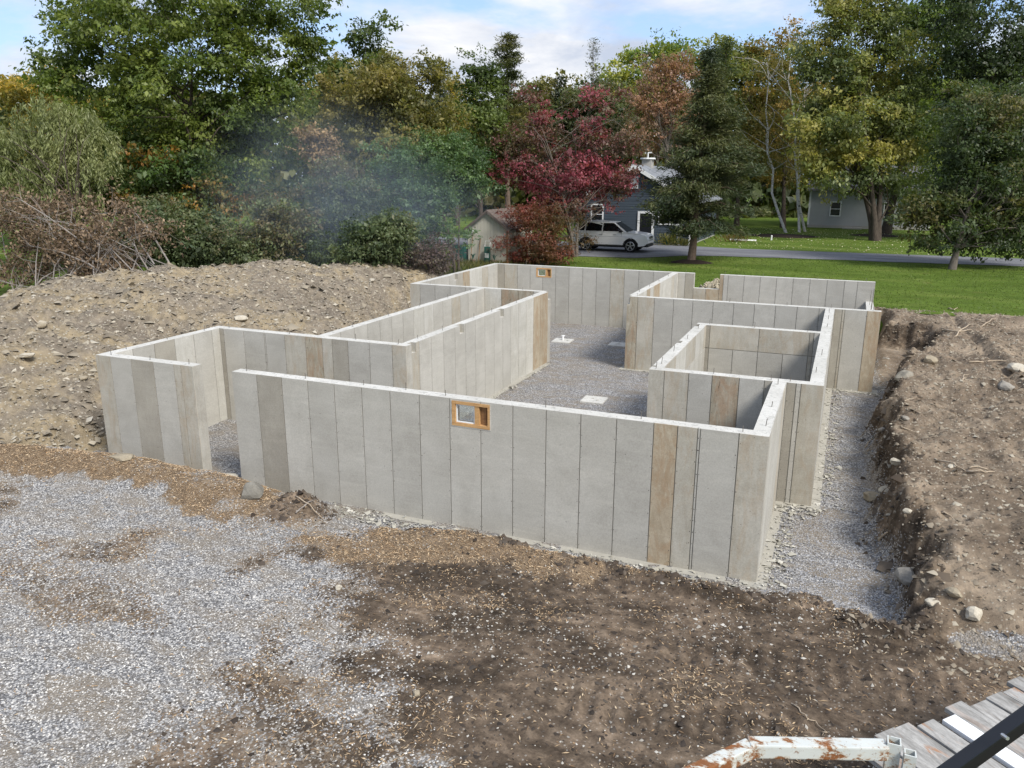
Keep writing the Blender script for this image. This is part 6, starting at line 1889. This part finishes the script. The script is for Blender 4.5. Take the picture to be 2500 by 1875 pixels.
# rusty white steel rack in front of the deck
DR = 6.2
k9 = 800 / 2212 / S22
r9 = lambda a, b_, D: atd(1700 / S22 + a * k9, 1640 / S22 + b_ * k9, D)
A_, Bn, Cn = r9(-260, 815, DR - .25), r9(385, 475, DR), r9(1275, 560, DR)
zb = (Bn[2] + Cn[2]) / 2
Bn[2] = Cn[2] = zb
rack = empty('steel_rack', (float(Bn[0]), float(Bn[1]), 0), label='rusty white painted square tube steel rack at the bottom of the frame', cat='steel rack')
o0 = np.array([Bn[0], Bn[1], 0])
tw_ = .118
gz = float(ground_z(np.array([A_[0]]), np.array([A_[1]]))[0][0])
ab = unit(A_ - Bn)
foot = Bn + ab * ((zb - .38) / -ab[2])
MB().bar(Bn - o0 + ab * .02, foot - o0, tw_, tw_).build('leaning_leg', MATS['rusty_white_paint'], rack, bevel=.012)
bc = unit(Cn - Bn)
MB().bar(Bn - o0 - bc * .035, Cn - o0, tw_ * 1.02, tw_ * 1.02).build('top_bar', MATS['rusty_white_paint'], rack, bevel=.012)
# hollow square post sockets at the end of the bar
def socket(c, w, top, bot, name):
    t = .010
    m = MB()
    x0, x1, ya, yb = c[0] - w / 2, c[0] + w / 2, c[1] - w / 2, c[1] + w / 2
    m.box(x0, x0 + t, ya, yb, bot, top).box(x1 - t, x1, ya, yb, bot, top).box(x0 + t, x1 - t, ya, ya + t, bot, top).box(x0 + t, x1 - t, yb - t, yb, bot, top)
    return m.build(name, MATS['rusty_white_paint'], rack)
c1_ = Cn - o0 + bc * .055
sck = socket(c1_, .10, zb + .085, .3, 'post')
c2_ = c1_ + bc * .03 + np.array([.085, -.075, 0])
socket(c2_, .085, zb + .06, .3, 'post')
MB().bar(c1_ + np.array([0, 0, -.35]), Bn - o0 + np.array([0, 0, -.35]) + bc * .3, .06, .06).build('brace', MATS['rusty_white_paint'], rack, bevel=.008)
simple('rust_inside', (0.05, 0.018, 0.012), 0.9)
MB().box(c1_[0] - .038, c1_[0] + .038, c1_[1] - .038, c1_[1] + .038, .3, zb - .06).build('socket_core', MATS['rust_inside'], rack)

# black guard rail close to the camera
q0, q1 = r9(1560, 790, 2.8), r9(2560, 70, 2.8)
dq = unit(q1 - q0)
rail = empty('guard_rail', (float(q0[0]), float(q0[1]), 0), label='black steel guard rail crossing the lower right corner in front of the planks', cat='rail')
o1 = np.array([q0[0], q0[1], 0])
ra, rb_ = q0 - dq * .9, q1 + dq * .9
rm_ = MB().bar(ra - o1, rb_ - o1, .052, .052)
rl = rm_.build('rail_tube', MATS['black_paint'], rail, bevel=.006)
for p in (ra + dq * .05, rb_ - dq * .05):
    MB().tube([p - o1 - np.array([0, 0, .03]), np.array([p[0] - o1[0], p[1] - o1[1], .1])], .025, 8).build('post', MATS['black_paint'], rail)
bp = r9(2065, 425, 2.74)
nrm_ = unit(np.cross(dq, UP))
MB().tube([bp - o1, bp - o1 - FW * .03], .007, 6).build('bolt_head', MATS['alloy'], rail)

# ------------------------------------------------------------------ drifting blue smoke in front of the thicket
def smoke():
    m, g = new_mat('smoke')
    co = g.n('TexCoord', out=3)
    ln = g.n('VectorMath', {0: co}, operation='LENGTH', out=1)
    fall = g.ramp(ln, [(0.0, 1.0), (0.5, 0.55), (1.0, 0.0)], 'EASE')
    nz = g.noise(g.scalev(co, (1.0, 1.0, .8)), 1.7, 4, 0.55, 0.6)
    den = g.math('MULTIPLY', g.math('MULTIPLY', fall, g.ramp(nz, [(0.30, 0.0), (0.66, 1.0)])), 0.17)
    vol = g.n('VolumePrincipled', {'Color': (0.66, 0.78, 0.95, 1), 'Density': den, 'Anisotropy': 0.1})
    o_ = m.node_tree.nodes.new('ShaderNodeOutputMaterial')
    m.node_tree.links.new(vol, o_.inputs['Volume'])
    for k, (u, v, D, a, b_, c_) in enumerate(((690, 420, 33.4, 6.2, 1.7, 4.8), (860, 480, 33.8, 5.6, 1.4, 3.2))):
        bm = bmesh.new()
        bmesh.ops.create_icosphere(bm, subdivisions=3, radius=1.0)
        me = bpy.data.meshes.new('smoke')
        bm.to_mesh(me)
        bm.free()
        me.materials.append(m)
        o = bpy.data.objects.new('smoke', me)
        o.location = atd(u, v, D)
        o.scale = (a, b_, c_)
        o.rotation_euler = (0, 0, -YAW)
        link(o)
        tag(o, ('thin blue smoke hanging in front of the thicket', 'faint blue smoke drifting towards the shed')[k], 'smoke', kind='stuff')
smoke()
